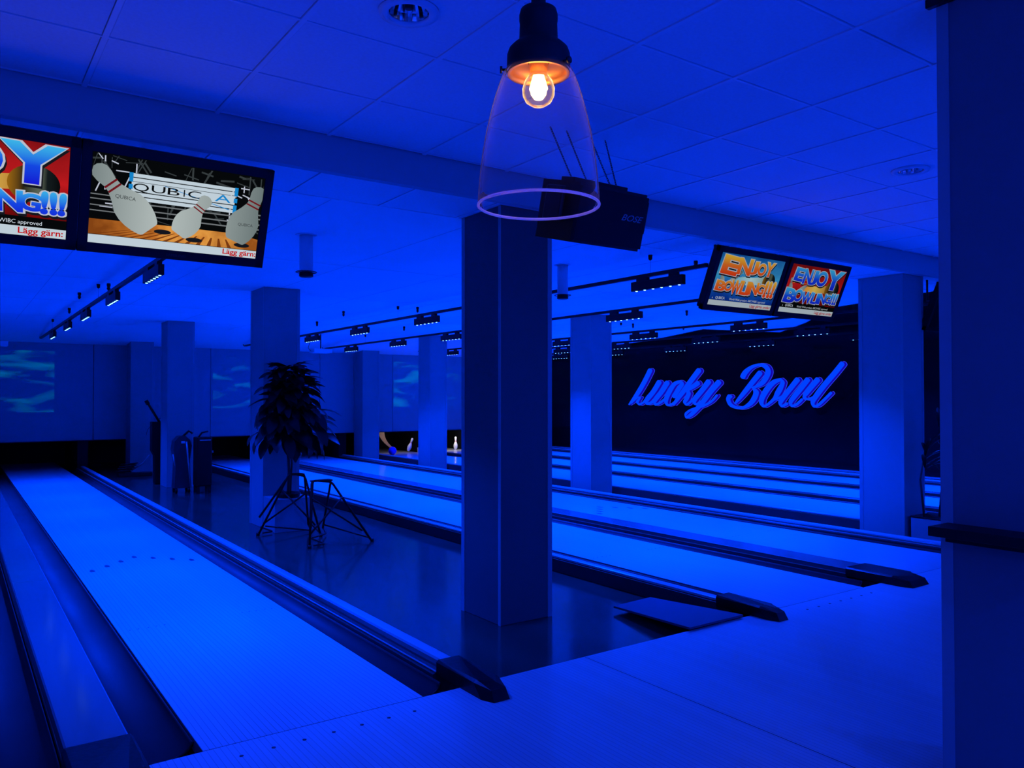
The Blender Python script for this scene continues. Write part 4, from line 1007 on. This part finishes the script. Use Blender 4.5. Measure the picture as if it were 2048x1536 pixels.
frame_stand('black tubular steel ramp frame by the plant plinth, left one of the pair', (2.89, 9.13, FL), (3.46, 8.66, FL), (3.46, 9.05, FL), ((3.20, 8.98, 0.62), (3.36, 8.92, 0.62)))

# ------------------------------------------------------------------ maintenance machines by the far pillar
t = thing('lane_machine', 'upright dark machine with domed hood and bright side tubes before the far left pillar', 'machine', (3.02, 13.9, FL))
m = MB(); m.prism([(0.0, 0.08), (0.26, 0.08), (0.24, 0.55), (0.27, 0.78), (0.24, 0.88), (0.16, 0.95), (0.07, 0.94), (0.0, 0.86), (-0.02, 0.72), (0.02, 0.5)], 0, 0.22); m.build('body', mat('machine dark grey', (0.03,0.03,0.035), 0.5), t)
MB().tube([(0.25, -0.02, 0.08), (0.21, -0.02, 0.55), (0.18, -0.02, 0.85)], 0.014).build('side_tube', M['rail_light'], t)
MB().tube([(0.0, -0.01, 0.45), (-0.03, -0.01, 0.65)], 0.010).build('side_tube', M['rail_light'], t)
MB().bbox(0.10, 0.16, -0.008, 0.0, 0.82, 0.86, 0.003).build('badge', M['white'], t)
MB().tube([(0.14, 0.1, 0.93), (0.24, 0.1, 1.02), (0.30, 0.1, 0.98)], 0.018).build('handle', M['black'], t)
for (x, y) in ((0.03, 0.02), (0.23, 0.02), (0.03, 0.2), (0.23, 0.2)):
    MB().tube([(x-0.015, y, 0.04), (x+0.015, y, 0.04)], 0.04, 14).build('wheel', M['black'], t)
t = thing('upright_case', 'tall black rectangular case on short legs with a light strip on top', 'machine', (3.30, 13.6, FL))
MB().bbox(0, 0.24, 0, 0.28, 0.12, 0.93, 0.02).build('body', M['black'], t)
MB().bbox(0.04, 0.22, -0.006, 0.0, 0.875, 0.887, 0.002).build('light_strip', M['white'], t)
MB().tube([(0.04, 0.1, 0.92), (0.1, 0.1, 1.0), (0.2, 0.1, 1.02)], 0.014).build('handle', M['black'], t)
for (x, y) in ((0.03, 0.04), (0.21, 0.04), (0.03, 0.24), (0.21, 0.24)): MB().box(x-0.02, x+0.02, y-0.02, y+0.02, 0, 0.125).build('leg', M['black'], t)
MB().bbox(0.24, 0.285, 0.08, 0.12, 0.66, 0.70, 0.004).build('latch', M['grey'], t)
t = thing('floor_cleaner', 'tall thin dark cleaner with a long angled pole, left of the far pillar', 'machine', (2.98, 15.5, FL))
MB().prism([(0.0, 0.62), (0.0, 1.14), (0.22, 1.14), (0.22, 0.02), (0.06, 0.02), (0.05, 0.52)], 0, 0.2).build('body', M['black'], t)
MB().tube([(0.14, 0.05, 1.12), (-0.08, 0.05, 1.5)], 0.022).build('pole', M['black'], t)
MB().tube([(-0.06, 0.05, 1.46), (-0.10, 0.05, 1.53)], 0.034).build('grip', M['black'], t)
MB().tube([(0.10, 0.0, 1.18), (0.2, 0, 1.25), (0.25, 0, 1.34)], 0.006).tube([(0.0, 0, 1.1), (-0.08, 0, 1.0), (-0.1, 0, 0.9)], 0.004).build('cable', M['black'], t)
t = thing('vacuum_hose', 'low hose heap with flat dark nozzle on floor by far left pillar', 'hose', (2.72, 17.3, FL))
MB().bbox(0, 0.62, 0, 0.25, 0.0, 0.07, 0.01).build('nozzle_plate', M['black'], t)
hp = MB(); pts = []
for i in range(60):
    a = i*0.42; pts.append((0.1+0.14*math.cos(a)+0.002*i, 0.12+0.09*math.sin(a), 0.09+0.003*i))
hp.tube(pts, 0.014, 6); hp.build('hose_coil', M['black'], t)
MB().tube([(0.25, 0.1, 0.12), (0.45, 0.1, 0.25), (0.58, 0.1, 0.42)], 0.014).build('wand', M['grey'], t)

# ------------------------------------------------------------------ pins, ball and curtain in the lit pits
def make_pin(name='bowling_pin'):
    t = thing(name, '', 'bowling pin')
    MB().lathe([(0.026, 0.0), (0.036, 0.019), (0.050, 0.057), (0.0605, 0.114), (0.056, 0.15), (0.043, 0.19), (0.030, 0.225), (0.0235, 0.254), (0.0245, 0.28), (0.030, 0.318), (0.0323, 0.343), (0.030, 0.362), (0.02, 0.376), (0.005, 0.381)], 24, cap0=True, cap1=True).build('body', M['pin'], t)
    MB().lathe([(0.0300, 0.230), (0.0272, 0.240)], 24).lathe([(0.0252, 0.252), (0.0255, 0.262)], 24).build('red_band', M['red'], t)
    return t
p = make_pin(); p.location = (11.80, 19.45, 0); p['label'] = 'standing white bowling pin with red bands, rightmost under the masking wall'
q = copy_tree(p); q.location = (11.60, 19.75, 0.0); q['label'] = 'white bowling pin just left of the rightmost standing pin'
q = copy_tree(p); q.location = (10.22, 19.35, 0.03); q.rotation_euler = (0, R(22), 0); q['label'] = 'tilted white bowling pin in the left lit pit'
for o in COL.objects:
    if o.name.startswith('bowling_pin'): o['group'] = 'bowling pins in the lit pits'
for (x0, x1, e) in ((9.25, 10.6, 1.3), (10.85, 12.2, 5.0)):
    t = thing('pin_deck_light', 'pin deck lamp behind the masking wall above the %s lit pit' % ('left' if x0 < 10 else 'right'), 'lamp', ((x0+x1)/2, MASK+0.2, 0.615))
    MB().box(-0.5, 0.5, -0.03, 0.03, -0.03, 0.0).build('housing', M['black'], t)
    ld = bpy.data.lights.new('deck_light', 'AREA'); ld.shape = 'RECTANGLE'; ld.size = 0.95; ld.size_y = 0.04; ld.energy = e; ld.color = (1.0, 0.93, 0.8)
    l = bpy.data.objects.new('lamp_light', ld); put(l, t); l.location = (0, 0.02, -0.035); l.rotation_euler = (R(25), 0, 0)
cu = MB(); vs = []; n = 12
for i in range(n+1):
    s_ = i/n; x = 9.55+0.42*s_**2.2; z = 0.58-0.56*s_
    vs += [(x-0.14*(1-s_)-0.02, 19.5, z), (x+0.03, 19.5, z), (x-0.14*(1-s_)-0.02, 19.54, z), (x+0.03, 19.54, z)]
fs = []
for i in range(n):
    a = 4*i; fs += [(a, a+1, a+5, a+4), (a+2, a+6, a+7, a+3), (a, a+4, a+6, a+2), (a+1, a+3, a+7, a+5)]
cu.add(vs, fs); tag(cu.build('leather_curtain', M['brown']), 'tan curved leather flap hanging in the left lit pit', 'curtain')
tag(MB().lathe([(0.108*math.sin(math.pi*i/16)+1e-4, -0.108*math.cos(math.pi*i/16)) for i in range(17)], 28, Matrix.Translation((9.42, 18.7, 0.108))).build('bowling_ball', M['blueball']), 'blue bowling ball at the end of the left lit lane', 'bowling ball')
for (x, w_) in ((9.12, 0.2), (10.50, 0.12)):
    tag(MB().bbox(x, x+w_, MASK+0.3, MASK+0.34, FL, 0.12, 0.004).build('kick_plate', M['white']), 'small white guard block at pit floor level, %s of the tan curtain' % ('left' if x < 10 else 'right'), 'guard block', 'white guard blocks in the lit pit')
